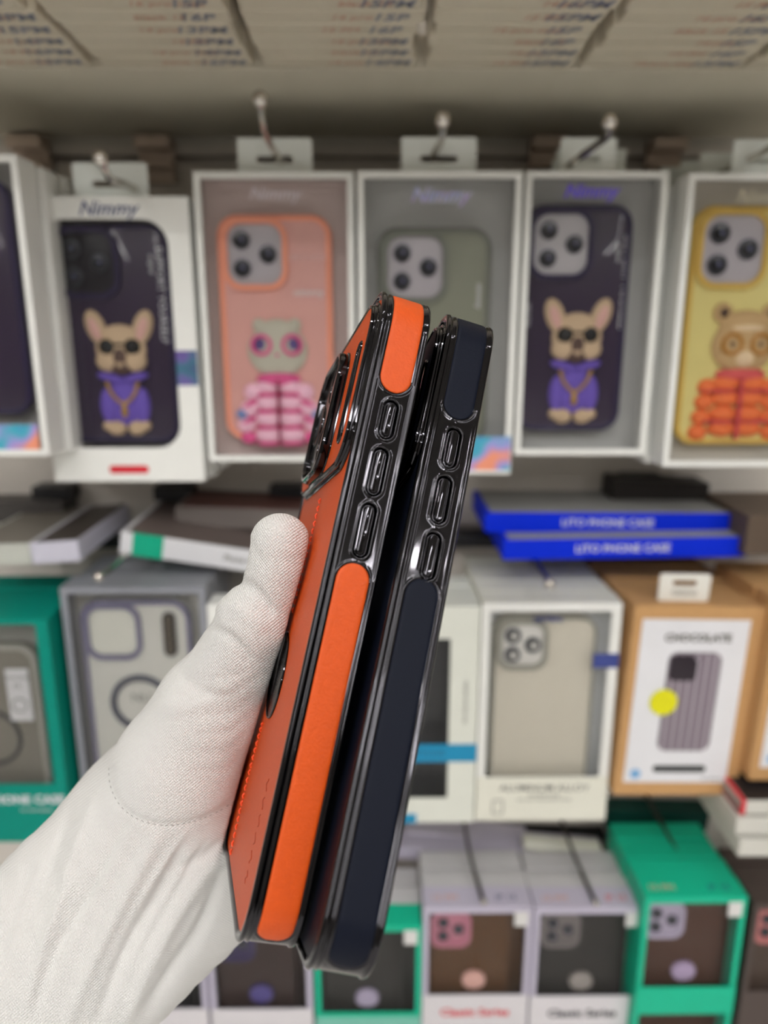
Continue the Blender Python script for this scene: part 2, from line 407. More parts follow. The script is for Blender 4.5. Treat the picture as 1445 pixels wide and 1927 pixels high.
def pack_case(label, parent_M, W, H, shell, rim, deco=None, plate=LENSGREY, cw=0.036, cxz=None, lens_r=0.0058, cat='phone case', rimw=0.0022, cam_on=True, ringm=None, name='phone_case', back=None, lens=None, r=0.0125):
    t = thing(name, label, cat, M=parent_M)
    o = rr(0, H / 2, W, H, r)
    b = nb(); prism(b, o, 0.0, 0.010, 0.0016); mesh_ob('shell', b, shell, t)
    b = nb(); torus_outline(b, shrink(o, .0012), rimw, 0.0010); mesh_ob('rim', b, rim, t)
    cx_, cz_ = cxz or (-W / 2 + cw / 2 + 0.006, H - cw / 2 - 0.006)
    if cam_on:
        b = nb(); ring(b, rr(cx_, cz_, cw + .007, cw * 1.06 + .007, cw * .36), rr(cx_, cz_, cw, cw * 1.06, cw * .27), -0.0026, 0.002); mesh_ob('camera_ring', b, ringm or rim, t)
        camera_block(t, cx_, cz_, cw, cw * 1.06, plate, lens_r, lens=lens)
    if deco: deco(t)
    return t

# ------------------------------------------------------------------ hanging packs. origin: bottom centre of the front face
def pack_geom(TL, TR, BY, Y):
    a, c = at(TL[0], TL[1], Y), at(TR[0], TR[1], Y)
    cx_ = (a.x + c.x) / 2; W = (c.x - a.x); zt = (a.z + c.z) / 2
    xm = (TL[0] + TR[0]) / 2
    zb = at(xm, BY, Y).z
    return cx_, W, zt, zb
def pack(label, TL, TR, BY, Y, D=0.024, body=WHITE, frame=WHITE, bw=0.004, win=None, inner=INNER, tab=None, group=None, yaw=0.0, roll=0.0, pane=PANE, name='case_pack', logo=None, logom=None, tabm=None, logosz=0.010, tabx=0.0, tab_h=0.022, tab_w=0.048, tabhole=True):
    cx_, W, zt, zb = pack_geom(TL, TR, BY, Y); H = zt - zb
    M = Matrix.Translation((cx_, Y, zb)) @ Matrix.Rotation(yaw, 4, 'Z') @ Matrix.Rotation(roll, 4, 'Y')
    t = thing(name, label, 'box', group, M=M)
    b = nb(); e = 0.0008
    box(b, -W / 2, W / 2, D - e, D, 0, H); box(b, -W / 2, -W / 2 + e, e, D - e, 0, H); box(b, W / 2 - e, W / 2, e, D - e, 0, H)
    box(b, -W / 2 + e, W / 2 - e, e, D - e, 0, e); box(b, -W / 2 + e, W / 2 - e, e, D - e, H - e, H)
    mesh_ob('carton', b, body, t, False)
    x0, x1, z0, z1, r = win or (-W / 2 + bw, W / 2 - bw, bw, H - bw, 0.001)
    b = nb(); cxw, czw = (x0 + x1) / 2, (z0 + z1) / 2
    ring(b, rr(0, H / 2, W, H, 0.0009), rr(cxw, czw, x1 - x0, z1 - z0, max(r, .0009)), 0, e); mesh_ob('front_frame', b, frame, t, False)
    b = nb(); box(b, x0 - .001, x1 + .001, e + .0002, e + .0006, z0 - .001, z1 + .001); mesh_ob('window_pane', b, pane, t, False)
    b = nb(); box(b, -W / 2 + .0012, W / 2 - .0012, D - 0.0045, D - 0.0012, .0012, H - .0012); mesh_ob('backing_card', b, inner, t, False)
    if tab is not None:
        b = nb()
        if tabhole:
            oo = rr(tabx, H + tab_h / 2, tab_w, tab_h, .002); oi = rr(tabx, H + tab_h * .42, tab_w * .5, .0042, .0020)
            ring(b, oo, oi, D * .5 - .0006, D * .5 + .0006)
        mesh_ob('hang_tab', b, tabm or TABM, t, False)
    if logo: text('logo', logo, logosz, logom or NAVYINK, t, face_at(0, 0.0003 if win else -.0001, H - logosz * 0.95), bold=.0001, shear=.3)
    t['_h'] = H
    return t, M, W, H
def behind(base, M, W, H, D, n, label, group, body=WHITE, dx=0.0, dz=0.0, gap=0.0026, tab=False, wire=True):
    """plain copies of a pack hanging behind it on the same hook"""
    first = None
    for k in range(n):
        M2 = M @ Matrix.Translation((dx * (k + 1) + random.uniform(-.0008, .0008), (D + gap) * (k + 1), dz * (k + 1) - random.uniform(.0004, .0022)))
        if first is None:
            t = thing('case_pack', label, 'box', group, M=M2)
            b = nb(); box(b, -W / 2, W / 2, 0, D, 0, H, .0008); mesh_ob('carton', b, body, t, False)
            if tab:
                b = nb(); ring(b, rr(0, H + .011, .048, .022, .002), rr(0, H + .009, .024, .0055, .0027), D * .5 - .0006, D * .5 + .0006); mesh_ob('hang_tab', b, TABM, t, False)
            first = t
        else:
            t = first.copy(); COL.objects.link(t); t.matrix_world = M2
            for ch in list(first.children):
                c = ch.copy(); COL.objects.link(c); c.parent = t
        t['label'] = label + ', ' + ['next behind it', 'second behind it', 'third behind it', 'fourth behind it', 'fifth behind it'][k]

Y1 = 0.506
NIMMY = 'Nimmy'
def ptx(s, size, x, z, m, p, rot=0, name='printed_text', y=-0.0004, **k): return text(name, s, size, m, p, face_at(x, y, z, rot), **k)
PURP = mat('dark_purple_shell', (46, 34, 58), 0.28, coat=0.3); PURPRIM = mat('dark_purple_rim', (40, 32, 66), 0.4)
PINK = mat('pink_shell', (214, 160, 152), 0.4); PINKRIM = mat('salmon_rim', (240, 156, 128), 0.5)
SAGE = mat('sage_shell', (128, 130, 114), 0.4); SAGERIM = mat('grey_green_rim', (116, 118, 110), 0.5)
YEL = mat('pale_yellow_shell', (214, 200, 128), 0.4); YELRIM = mat('mustard_rim', (208, 172, 84), 0.5)

# pack 0: cut off at the left edge
t, M, W, H = pack('pack cut off by the left picture edge, hologram foil patch at its foot', (-255, 290), (30, 290), 858, 0.470, tab=True, inner=INNER)
b = nb(); box(b, W / 2 - .045, W / 2 - .006, 0.0002, 0.0007, .004, .020); mesh_ob('foil_label', b, HOLO, t, False)
pack_case('dark purple phone case inside the pack at the left picture edge', M @ Matrix.Translation((-0.004, 0.0080, 0.026)), 0.074, 0.140, PURP, PURPRIM)
behind(t, M, W, H, 0.024, 4, 'white pack behind the one cut off by the left edge', 'packs hanging at the left edge', dx=0.004, dz=-.001)
# pack 1: white card with the purple dog case
cx_, W, zt, zb = pack_geom((45, 371), (353, 368), 906, Y1); H = zt - zb
t, M, W, H = pack('white card pack with a purple bulldog case, red sticker at its foot', (45, 371), (353, 368), 906, Y1, win=(-.0445, .0375, .0235, H - .0135, .0165), tab=True, inner=GREYC)
text('logo', NIMMY, .0125, NAVYINK, t, face_at(0, -.0002, H - .0075), shear=.35, bold=.0001)
b = nb(); prism(b, rr(.0, .0085, .027, .0055, .0022), -.0004, 0); mesh_ob('red_sticker', b, RED, t)
vf = holo('violet_foil', [(0.3, (70, 90, 130)), (0.45, (60, 110, 130)), (0.6, (110, 90, 160)), (0.7, (70, 80, 120))], 60)
for xa, xb in ((-W / 2 + .0003, -.0445), (.0375, W / 2 - .0003)): mesh_ob('hologram_band', box(nb(), xa, xb, -.0003, 0, .066, .089), vf, t, False)
def deco_dog(tt, cxo=0.0, sc=1.0):
    figure_dog(tt, .003, .063, 1.15, None)
    ptx('SUPPORT YOURSELF', .0068, .033, .098, WHITEINK, tt, -math.pi / 2)
    ptx('original', .0042, .0275, .118, WHITEINK, tt, -math.pi / 2)
    ptx('YOUTH', .0045, -.031, .078, WHITEINK, tt, -math.pi / 2)
pack_case('dark purple case with a bulldog in sunglasses, black camera block, in the white card pack', M @ Matrix.Translation((-0.0045, 0.0090, 0.0265)), 0.0775, 0.1425, PURP, PURPRIM, deco_dog, plate=mat('black_camera_plate', (28, 26, 34), 0.3))
behind(t, M, W, H, 0.024, 2, 'white pack hanging behind the white card bulldog pack', 'packs behind the first bulldog', dx=.002)
# pack 2: pink
t, M, W, H = pack('clear fronted pack with the pink cat case, on the tallest hook', (362, 324), (665, 322), 868, Y1, tab=True, inner=mat('pink_grey_card', (204, 186, 182), 0.6))
ptx(NIMMY, .011, 0, H - .013, mat('pale_print', (214, 206, 214), .4), t, name='logo', y=.0009, shear=.35)
def deco_cat(tt):
    figure_cat(tt, .000, .060, 1.32)
    ptx('nimmy', .0075, .022, .098, WHITEINK, tt); ptx('LIFE IS GOOD', .0045, .0225, .120, mat('pale_pink_ink', (232, 196, 196), .5), tt)
pack_case('salmon pink phone case with a cat in a pink puffer jacket', M @ Matrix.Translation((-0.002, 0.0090, 0.0145)), 0.0735, 0.146, PINK, PINKRIM, deco_cat)
behind(t, M, W, H, 0.024, 3, 'pack hanging behind the pink cat pack', 'packs behind the pink cat')
# pack 3: grey green
t, M, W, H = pack('clear fronted pack with the grey green case, hologram label at its foot', (672, 322), (984, 322), 892, Y1 - .004, tab=True, inner=mat('cool_grey_card', (176, 176, 174), 0.6))
ptx(NIMMY, .0125, 0, H - .014, holo('foil_print', [(0.3, (190, 160, 210)), (0.5, (160, 170, 220)), (0.6, (200, 200, 225)), (0.7, (180, 160, 215))], 90), t, name='logo', y=.0009, shear=.35, bold=.0002)
b = nb(); box(b, .018, W / 2 - .0005, -.0002, .0, .0025, .026); mesh_ob('foil_label', b, HOLO, t, False)
def deco_sage(tt):
    ptx('nimmy', .006, .030, .098, WHITEINK, tt, -math.pi / 2)
pack_case('grey green phone case with a plain back behind the held cases', M @ Matrix.Translation((-0.002, 0.0090, 0.0205)), 0.0735, 0.140, SAGE, SAGERIM, deco_sage)
behind(t, M, W, H, 0.024, 3, 'pack hanging behind the grey green pack', 'packs behind the grey green case')
# pack 4: purple dog with grey camera window
t, M, W, H = pack('clear fronted pack with a purple bulldog case, right of the grey green one', (991, 322), (1260, 322), 856, Y1 + .003, tab=True, tabx=-.004, tab_w=.036, yaw=0.0, inner=mat('cool_grey_card', (176, 176, 174), 0.6))
ptx(NIMMY, .0115, -.004, H - .012, mat('violet_print', (110, 90, 215), .4), t, name='logo', y=.0009, shear=.35, bold=.0003)
pack_case('dark purple case with a bulldog in sunglasses and a grey camera window', M @ Matrix.Translation((-0.0080, 0.0090, 0.0165)), 0.0705, 0.147, PURP, PURPRIM, deco_dog, plate=mat('silver_plate', (186, 182, 186), 0.35))
behind(t, M, W, H, 0.024, 4, 'pack hanging behind the right hand bulldog pack', 'packs behind the second bulldog', dx=.0045, tab=True)
# pack 5: yellow
t, M, W, H = pack('clear fronted pack with the yellow bear case, at the right picture edge', (1298, 326), (1590, 326), 878, Y1 - .006, tab=True, tabx=.006, inner=mat('warm_grey_card', (196, 190, 180), 0.6))
ptx(NIMMY, .0125, 0, H - .014, mat('pale_gold_print', (196, 188, 164), .4), t, name='logo', y=.0009, shear=.35)
pack_case('mustard yellow phone case with a bear in an orange puffer jacket', M @ Matrix.Translation((0.001, 0.0090, 0.0150)), 0.080, 0.1535, YEL, YELRIM, lambda tt: figure_bear(tt, .0005, .066, 1.30), lens_r=.0066, cw=.040)
behind(t, M, W, H, 0.024, 4, 'pack hanging behind the yellow bear pack', 'packs behind the yellow bear', dx=-.0035, tab=True)

# hooks of the upper row
def hook(label, ball, yb, mid, ym, hole, yh, name='display_hook', r=0.0021, br=0.0045):
    a, m_, h = at(*ball, yb), at(*mid, ym), at(*hole, yh)
    t = thing(name, label, 'hook', 'display hooks', loc=(h.x, WALL_Y - .001, h.z))
    L = lambda v: Vector(v) - Vector((h.x, WALL_Y - .001, h.z))
    pts = catmull([L(a), L(m_), L(h), L((h.x, yh + .04, h.z)), L((h.x, WALL_Y - .002, h.z))], 8)
    b = nb(); tube(b, pts, r, 10); mesh_ob('wire', b, STEEL, t)
    b = nb(); ell(b, *L(a), br, br, br); mesh_ob('ball_tip', b, STEEL, t)
    b = nb(); box(b, -.012, .012, -.004, 0, -.014, .010, .001); mesh_ob('back_plate', b, BRACKET, t, False)
    return t
hook('steel hook with a ball tip over the white card bulldog pack', (190, 299), .452, (207, 335), .468, (238, 347), .50)
hook('steel hook with the highest ball tip, over the pink cat pack', (490, 187), .440, (499, 250), .462, (522, 293), .50)
hook('steel hook with a ball tip over the grey green pack', (833, 226), .440, (831, 262), .468, (820, 283), .50)
hook('steel hook leaning right over the second bulldog pack', (1147, 229), .440, (1143, 256), .462, (1085, 300), .50)
hook('steel hook at the right picture edge over the yellow bear pack', (1500, 235), .440, (1475, 262), .462, (1425, 292), .50)
# slat wall brackets seen above the packs
for (px, py, lab) in [(290, 272, 'metal bracket on the slat wall above the white card bulldog pack'), (52, 272, 'metal bracket on the slat wall at the upper left'), (1032, 272, 'metal bracket on the slat wall left of the leaning hook'), (1255, 275, 'metal bracket on the slat wall between the bulldog and bear packs')]:
    c = at(px, py, WALL_Y - .012)
    b = nb(); box(b, -.013, .013, -.010, .011, -.004, .005, .001); box(b, -.013, .013, .004, .011, -.026, .0, .0008); box(b, -.013, .013, -.010, .004, -.017, -.014, .0006)
    tag(mesh_ob('wall_bracket', b, BRACKET, None, False, loc=c), lab, 'bracket', 'slat wall brackets')
# ------------------------------------------------------------------ second row
def plain_box(name, label, cat, M, W, D, H, m, group=None, bev=.0008, part='carton'):
    t = thing(name, label, cat, group, M=M)
    b = nb(); box(b, -W / 2, W / 2, 0, D, 0, H, bev); mesh_ob(part, b, m, t, False)
    return t
def lying(label, pxL, pxR, Y, th, D, m, yaw=0.0, group=None, band=None, txt=None, txtm=WHITEINK, txtsz=.0085, name='lying_box', dx=0, topm=None, cat='box'):
    """flat box; pxL, pxR: pixels of the two lower corners of its front spine, at depth Y"""
    a, c = at(pxL[0], pxL[1], Y), at(pxR[0], pxR[1], Y)
    v = c - a; W = math.hypot(v.x, 0); roll = math.atan2(v.z, v.x)
    M = Matrix.Translation(((a.x + c.x) / 2, Y, (a.z + c.z) / 2)) @ Matrix.Rotation(yaw, 4, 'Z') @ Matrix.Rotation(-roll, 4, 'Y')
    t = thing(name, label, cat, group, M=M)
    b = nb(); box(b, -W / 2, W / 2, 0, D, 0, th, .0006); mesh_ob('carton', b, m, t, False)
    if topm is not None:
        b = nb(); box(b, -W / 2 + .004, W / 2 - .001, .001, D - .003, th, th + .0004); mesh_ob('top_print', b, topm, t, False)
    if band:
        b = nb(); box(b, -W / 2 + band[0], -W / 2 + band[1], -.0003, D * .98, -.0002, th + .0003); mesh_ob('colour_band', b, band[2], t, False)
    if txt: text('lettering', txt, txtsz, txtm, t, face_at(dx, -.0004, th / 2), bold=.00012)
    return t
# shelf board behind the second row that carries the lying boxes
ZB2 = at(1180, 1057, .50).z - .001
# teal pack, left
t, M, W, H = pack('teal framed pack with a grey olive case, at the left picture edge', (-182, 1166), (88, 1166), 1585, 0.478, D=.030, body=TEAL, frame=TEAL, win=(-.044, .0405, .0490, at(0, 1176, 0.478).z - at(0, 1585, 0.478).z, .002), inner=mat('olive_grey_card', (170, 168, 160), 0.5))
text('lettering', 'PHONE CASE', .0095, WHITEINK, t, face_at(.018, -.0002, .0360), bold=.0003)
text('small_lettering', 'for smart phone', .0035, WHITEINK, t, face_at(.025, -.0002, .0275))
text('footer_lettering', 'LITO', .0045, WHITEINK, t, face_at(.028, -.0002, .008))
def deco_olive(tt):
    b = nb(); torus_outline(b, circ(.0, .046, .0215, 40), .0016, -.0004); mesh_ob('magnet_ring', b, mat('dark_ring', (58, 58, 58), .4), tt)
    b = nb(); box(b, .0170, .0335, -.0016, 0, .060, .101, .0006); mesh_ob('white_label', b, mat('silver_label', (196, 196, 198), .35), tt, False)
    ptx('MAGCASE', .0040, .0245, .0945, GREYINK, tt, y=-.0018); ptx('CE', .0050, .0245, .0880, GREYINK, tt, y=-.0018)
    b = nb(); torus_outline(b, circ(.0250, .073, .0052), .0005, -.0018); mesh_ob('label_mark', b, GREYINK, tt)
pack_case('grey olive phone case with a dark magnet ring in the teal pack', M @ Matrix.Translation((-.006, .009, .036)), .078, .118, mat('olive_shell', (112, 108, 98), .4), mat('olive_rim', (150, 148, 140), .4), deco_olive, cam_on=False)
behind(t, M, W, H, 0.030, 2, 'teal pack hanging behind the front teal pack', 'teal packs at the left', body=TEAL)
# grey transparent pack with violet grey frame case
t, M, W, H = pack('grey clear pack with a violet rimmed clear case beside the glove', (112, 1112), (384, 1100), 1560, 0.492, D=.026, body=mat('grey_clear_box', (146, 148, 154), .3), frame=mat('grey_clear_edge', (140, 142, 150), .3), bw=.0045, inner=mat('warm_white_card', (198, 196, 188), .5), tab=None)
VG = mat('violet_grey_rim', (98, 94, 122), .3, coat=.4)
def deco_clear(tt):
    b = nb(); torus_outline(b, circ(-.0005, .084, .0205, 44), .0025, -.0006); mesh_ob('magnet_ring', b, mat('ring_slate', (64, 66, 80), .35), tt)
    ptx('NU', .010, -.0005, .088, GREYINK, tt)
    b = nb(); prism(b, rr(.0245, .139, .0095, .034, .0045), -.0022, 0, .0006); c = mesh_ob('camera_strip', b, mat('strip_black', (36, 30, 32), .3), tt)
    b = nb()
    for k in range(5): torus_outline(b, circ(.0245, .1510 - k * .006, .0023, 14), .0006, -.0024, 6)
    mesh_ob('strip_rings', b, mat('strip_ring_gold', (110, 100, 80), .35, metal=.5), c)
pack_case('clear phone case with a violet grey rim and round magnet ring', M @ Matrix.Translation((-.0025, .008, .0185)), .0785, .164, mat('frosted_back', (190, 189, 182), .35), VG, deco_clear, plate=mat('frosted_square', (200, 200, 190), .4), cw=.034, lens=[], r=.014, ringm=VG)
behind(t, M, W, H, 0.026, 2, 'grey clear pack hanging behind the violet rimmed case', 'grey clear packs', body=MATS['grey_clear_box'])
hook('steel hook in front of the grey clear pack', (186, 1085), .462, (193, 1082), .47, (215, 1065), .49, br=.0035)
# white pack behind the thumb
t, M, W, H = pack('white pack with a dark window, half hidden by the thumb', (389, 1138), (640, 1138), 1500, 0.490, D=.022, inner=mat('charcoal_card', (58, 56, 60), .4), bw=.007)
# white pack with dark window and cyan tape
t, M, W, H = pack('white pack with a dark window and a cyan tape, right of the held cases', (612, 1141), (905, 1141), 1548, 0.508, D=.022, body=mat('ivory_card', (222, 224, 214), .5), frame=MATS['ivory_card'], win=(-.040, .0355, .022, .157, .001), inner=mat('midnight_card', (8, 10, 18), .3))
b = nb(); box(b, -W / 2, W / 2 + .0003, -.0006, -.0001, .0545, .0695); mesh_ob('cyan_tape', b, CYAN, t, False)
b = nb(); box(b, -.03, .0115, -.0006, -.0001, .0, .008); mesh_ob('cyan_patch', b, CYAN, t, False)
text('lettering', 'CITYLINE', .0070, mat('dim_ink', (40, 96, 130), .5), t, face_at(.018, -.0008, .062))
text('side_lettering', 'PREMIUM LEATHER CASE', .0032, GREYINK, t, face_at(W / 2 - .0095, -.0003, .105, -math.pi / 2))
behind(t, M, W, H, 0.022, 2, 'white pack hanging behind the one with cyan tape', 'packs behind the cyan tape', body=MATS['ivory_card'])
# alloy pack
t, M, W, H = pack('cream pack with a clear case and alloy lettering on its foot', (908, 1135), (1172, 1135), 1543, 0.506, D=.024, body=CREAM, frame=WHITE, win=(-.045, .044, .0385, .176, .001), inner=mat('pale_grey_card', (216, 219, 222), .5))
b = nb(); box(b, -W / 2, W / 2, -.0004, .0002, .0, .0385); mesh_ob('foot_band', b, CREAM, t, False)
text('lettering', 'ALUMINUM ALLOY', .0082, GREYINK, t, face_at(.002, -.0005, .0290), bold=.0001)
text('small_lettering', 'PHONE CASE', .0042, GREYINK, t, face_at(.002, -.0005, .0225)); text('fine_lettering', 'NEW HIGH TRANSPARENT SERIES', .0028, GREYINK, t, face_at(.002, -.0005, .0185))
b = nb(); torus_outline(b, rr(-.034, .0125, .008, .012, .001), .0004, -.0006); mesh_ob('foot_mark', b, GREYINK, t)
b = nb(); box(b, .0325, W / 2 + .0003, -.0006, -.0001, .131, .1425); mesh_ob('blue_strip', b, mat('blue_strip', (60, 72, 140), .3), t, False)
text('logo', 'MUTRAL', .0055, NAVYINK, t, face_at(-.002, .0005, .1695), bold=.0003)
pack_case('clear phone case with three ringed lenses in the alloy pack', M @ Matrix.Translation((-.0020, .0085, .018)), .0775, .150, mat('warm_clear_back', (206, 200, 184), .3), mat('pearl_rim', (150, 148, 136), .3), None, plate=mat('pearl_plate', (216, 214, 208), .35), cw=.0315, lens_r=.0062, rimw=.0018, ringm=mat('pearl_rim', (150, 148, 136), .3), r=.013)
behind(t, M, W, H, 0.024, 4, 'cream pack hanging behind the alloy pack', 'packs behind the alloy pack', body=CREAM)
hook('steel hook over the alloy pack', (1034, 1098), .490, (1031, 1093), .50, (1028, 1086), .515, br=.004)
# kraft packs
def kraft(label, TL, TR, BY, Y, full, yaw):
    cx_, W, zt, zb = pack_geom(TL, TR, BY, Y); H = zt - zb; D = .030
    M = Matrix.Translation((cx_, Y, zb)) @ Matrix.Rotation(yaw, 4, 'Z') @ Matrix.Rotation(.030, 4, 'Y')
    t = thing('kraft_pack', label, 'box', 'kraft packs', M=M)
    b = nb(); box(b, -W / 2, W / 2, 0, D, 0, H, .0015); mesh_ob('carton', b, KRAFT, t, False)
    lx0, lx1, lz0, lz1 = -W / 2 + .0065, W / 2 - .0115, .012, H - .010
    b = nb(); box(b, lx0, lx1, -.0005, 0, lz0, lz1); mesh_ob('white_label', b, mat('label_white', (226, 226, 230), .4), t, False)
    if full:
        text('lettering', 'CHOCOLATE', .0082, mat('brown_ink', (66, 60, 46), .5), t, face_at(.0, -.0007, H - .0245), bold=.0003)
        b = nb(); prism(b, rr(.0, .080, .040, .081, .007), -.0012, -.0004, .0005); pc = mesh_ob('printed_case', b, mat('mauve_print', (120, 108, 118), .4), t)
        b = nb()
        for k in range(6): box(b, -.0165 + k * .0062, -.0150 + k * .0062, -.0015, -.0011, .0405, .1195)
        mesh_ob('pale_stripes', b, mat('pale_mauve', (186, 176, 186), .4), pc, False)
        b = nb(); prism(b, rr(-.0085, .1085, .0205, .0205, .004), -.0022, -.0010, .0004); mesh_ob('printed_camera', b, mat('plum_black', (42, 34, 42), .3), pc)
        b = nb(); prism(b, circ(.001, .117, .0022), -.0026, -.0020); mesh_ob('printed_lens', b, mat('lens_print', (150, 140, 150), .4), pc)
        b = nb(); prism(b, rr(-.0005, .024, .041, .0055, .0025), -.0010, -.0004); mesh_ob('black_bar', b, mat('bar_black', (44, 46, 46), .4), t)
        b = nb(); prism(b, circ(-.0200, .0805, .0105), -.0020, -.0014); mesh_ob('yellow_sticker', b, mat('yellow_sticker', (226, 222, 20), .5), t)
        text('footer_lettering', 'for phone', .0038, GREYINK, t, face_at(.026, -.0007, .0155))
    b = nb(); prism(b, circ(lx0 + .0085, lz0 + .0075, .0040), -.0010, -.0004); mesh_ob('blue_dot', b, mat('sky_blue_dot', (120, 170, 215), .4), t)
    return t, M, W, H, D
t, M, W, H, D = kraft('kraft pack with a white label and round yellow sticker', (1183, 1135), (1436, 1148), 1497, 0.500, True, 0.03)
b = nb(); ring(b, rr(-.010, H + .0105, .038, .021, .002), rr(-.010, H + .014, .018, .0045, .002), D * .35, D * .35 + .0012); mesh_ob('hang_tab', b, mat('white_tab', (232, 230, 222), .4), t, False)
text('tab_lettering', 'CHOCO', .0050, mat('brown_ink', (66, 60, 46), .5), t, face_at(-.010, D * .35 - .0003, H + .0065))
behind(t, M, W, H, D, 3, 'kraft pack hanging behind the one with the yellow sticker', 'kraft packs behind', body=KRAFT)
t, M, W, H, D = kraft('kraft pack with a white label, cut off by the right picture edge', (1453, 1128), (1700, 1135), 1470, 0.490, False, 0.03)
behind(t, M, W, H, D, 2, 'kraft pack hanging behind the one cut off at the right', 'kraft packs at the right edge', body=KRAFT)

# lying boxes on top of the second row
t1 = lying('upper blue box with white lettering, lying on the other blue box', (912, 1002), (1380, 1004), .548, .0160, .09, BLUE, txt='LITO PHONE CASE', group='blue boxes', dx=-.002, topm=mat('box_top_grey', (150, 150, 148), .5))
t2 = lying('lower blue box with white lettering, under the other blue box', (946, 1054), (1404, 1048), .530, .0158, .10, BLUE, txt='LITO PHONE CASE', group='blue boxes', dx=-.002, topm=mat('box_top_grey', (150, 150, 148), .5))
lying('long white box with a green band, lying left of the thumb', (222, 1040), (560, 1090), .515, .0165, .10, mat('lying_white', (214, 214, 218), .45), band=(.009, .031, mat('green_band', (0, 165, 130), .4)), txt='Phone Case', txtm=GREYINK, txtsz=.006, dx=.025, topm=mat('dark_brown_top', (104, 92, 88), .4))
lying('white and grey box with a dark brown lid, lying at the left', (62, 1062), (152, 1056), .500, .0155, .11, mat('lilac_white', (196, 194, 208), .45), topm=mat('dark_brown_print', (52, 44, 40), .35), group='boxes lying at the left')
lying('pale grey box lying at the left picture edge', (-70, 1066), (60, 1062), .500, .0155, .11, mat('pale_grey_green', (186, 188, 180), .45), topm=mat('grey_brown_top', (112, 106, 98), .4), group='boxes lying at the left')
lying('grey box with blurred red print lying behind the green banded box', (330, 990), (600, 1000), .560, .016, .06, mat('grey_brown_card', (118, 110, 106), .5), topm=mat('reddish_print', (96, 62, 56), .5))
# dark carton lumps in the gap under the upper row
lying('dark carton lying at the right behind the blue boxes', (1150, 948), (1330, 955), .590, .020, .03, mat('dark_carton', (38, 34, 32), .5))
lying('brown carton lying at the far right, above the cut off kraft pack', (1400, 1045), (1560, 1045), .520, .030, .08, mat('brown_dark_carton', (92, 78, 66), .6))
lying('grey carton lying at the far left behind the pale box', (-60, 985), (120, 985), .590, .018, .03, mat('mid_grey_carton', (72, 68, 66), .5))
for (px, py, lab) in [(105, 925, 'dark bracket on the slat wall under the white card bulldog pack'), (330, 925, 'dark bracket on the slat wall below the pink cat pack'), (1205, 905, 'dark bracket on the slat wall below the second bulldog pack'), (545, 925, 'dark bracket on the slat wall left of the held cases')]:
    c = at(px, py, WALL_Y - .012)
    b = nb(); box(b, -.016, .016, -.010, .011, -.006, .006, .001); box(b, -.013, .013, .004, .011, -.026, .0, .0008)
    tag(mesh_ob('wall_bracket', b, DARK, None, False, loc=c), lab, 'bracket', 'slat wall brackets')
# the ledge the lying boxes rest on
zl = at(1180, 1052, .53).z
b = nb(); box(b, -0.62, 0.62, .600, WALL_Y - .001, zl - .012, zl - .002, .001)
tag(mesh_ob('wall_ledge', b, DARK, None, False), 'dark narrow ledge on the slat wall behind the second row of packs', 'shelf')

# ------------------------------------------------------------------ third row
DK = mat('chestnut_card', (70, 42, 24), .4)
def third(label, TL, TR, BY, Y, body, inner, ringm, puckm, txt=None, txtm=None, band=None, caselab='', pck=(.004, .040), shellm=None, winH=None, wire=True, tagc=True, n=4, side=None):
    t, M, W, H = pack(label, TL, TR, BY, Y, D=.023, body=body, frame=body, win=(-(at(TR[0], TR[1], Y).x - at(TL[0], TL[1], Y).x) / 2 + .0045, (at(TR[0], TR[1], Y).x - at(TL[0], TL[1], Y).x) / 2 - .0045, at((TL[0] + TR[0]) / 2, TL[1] + (300 if winH else 164), Y).z - pack_geom(TL, TR, BY, Y)[3], pack_geom(TL, TR, BY, Y)[2] - pack_geom(TL, TR, BY, Y)[3] - .006, .0008), inner=inner, name='clear_case_pack')
    z0w = at((TL[0] + TR[0]) / 2, TL[1] + 164, Y).z - M.translation.z
    if winH and band: band = (.051 - .0275, .0505, band[2])
    if band:
        band = (z0w + .0005 + band[0] - .051, z0w + .0005 + band[1] - .051, band[2])
        b = nb(); box(b, -W / 2, W / 2, -.0010, -.0002, band[0], band[1]); mesh_ob('label_band', b, band[2], t, False)
    if txt: text('lettering', txt, .0105, txtm, t, face_at(0, -.0012, band[1] - .0175), bold=.0003)
    if tagc:
        b = nb(); box(b, W / 2 - .0145, W / 2 - .0035, -.0010, -.0002, H - .018, H - .0045, .0003); tg = mesh_ob('white_tag', b, mat('tag_white', (216, 214, 212), .4), t, False)
    def dc(tt):
        b = nb(); prism(b, circ(pck[0], pck[1], .0098, 28, .0085), -.0040, -.0006, .001); mesh_ob('grip_disc', b, puckm, tt)
    pack_case(caselab, M @ Matrix.Translation((-.0050, .0075, z0w - .030)), .066, H - z0w + .030 - .008, shellm or inner, shellm or inner, dc, plate=ringm, cw=.026, cxz=(-.016, H - z0w + .030 - .008 - .019), lens_r=.0045, ringm=ringm, r=.01, rimw=.0012)
    return t, M, W, H
R3 = 0.498
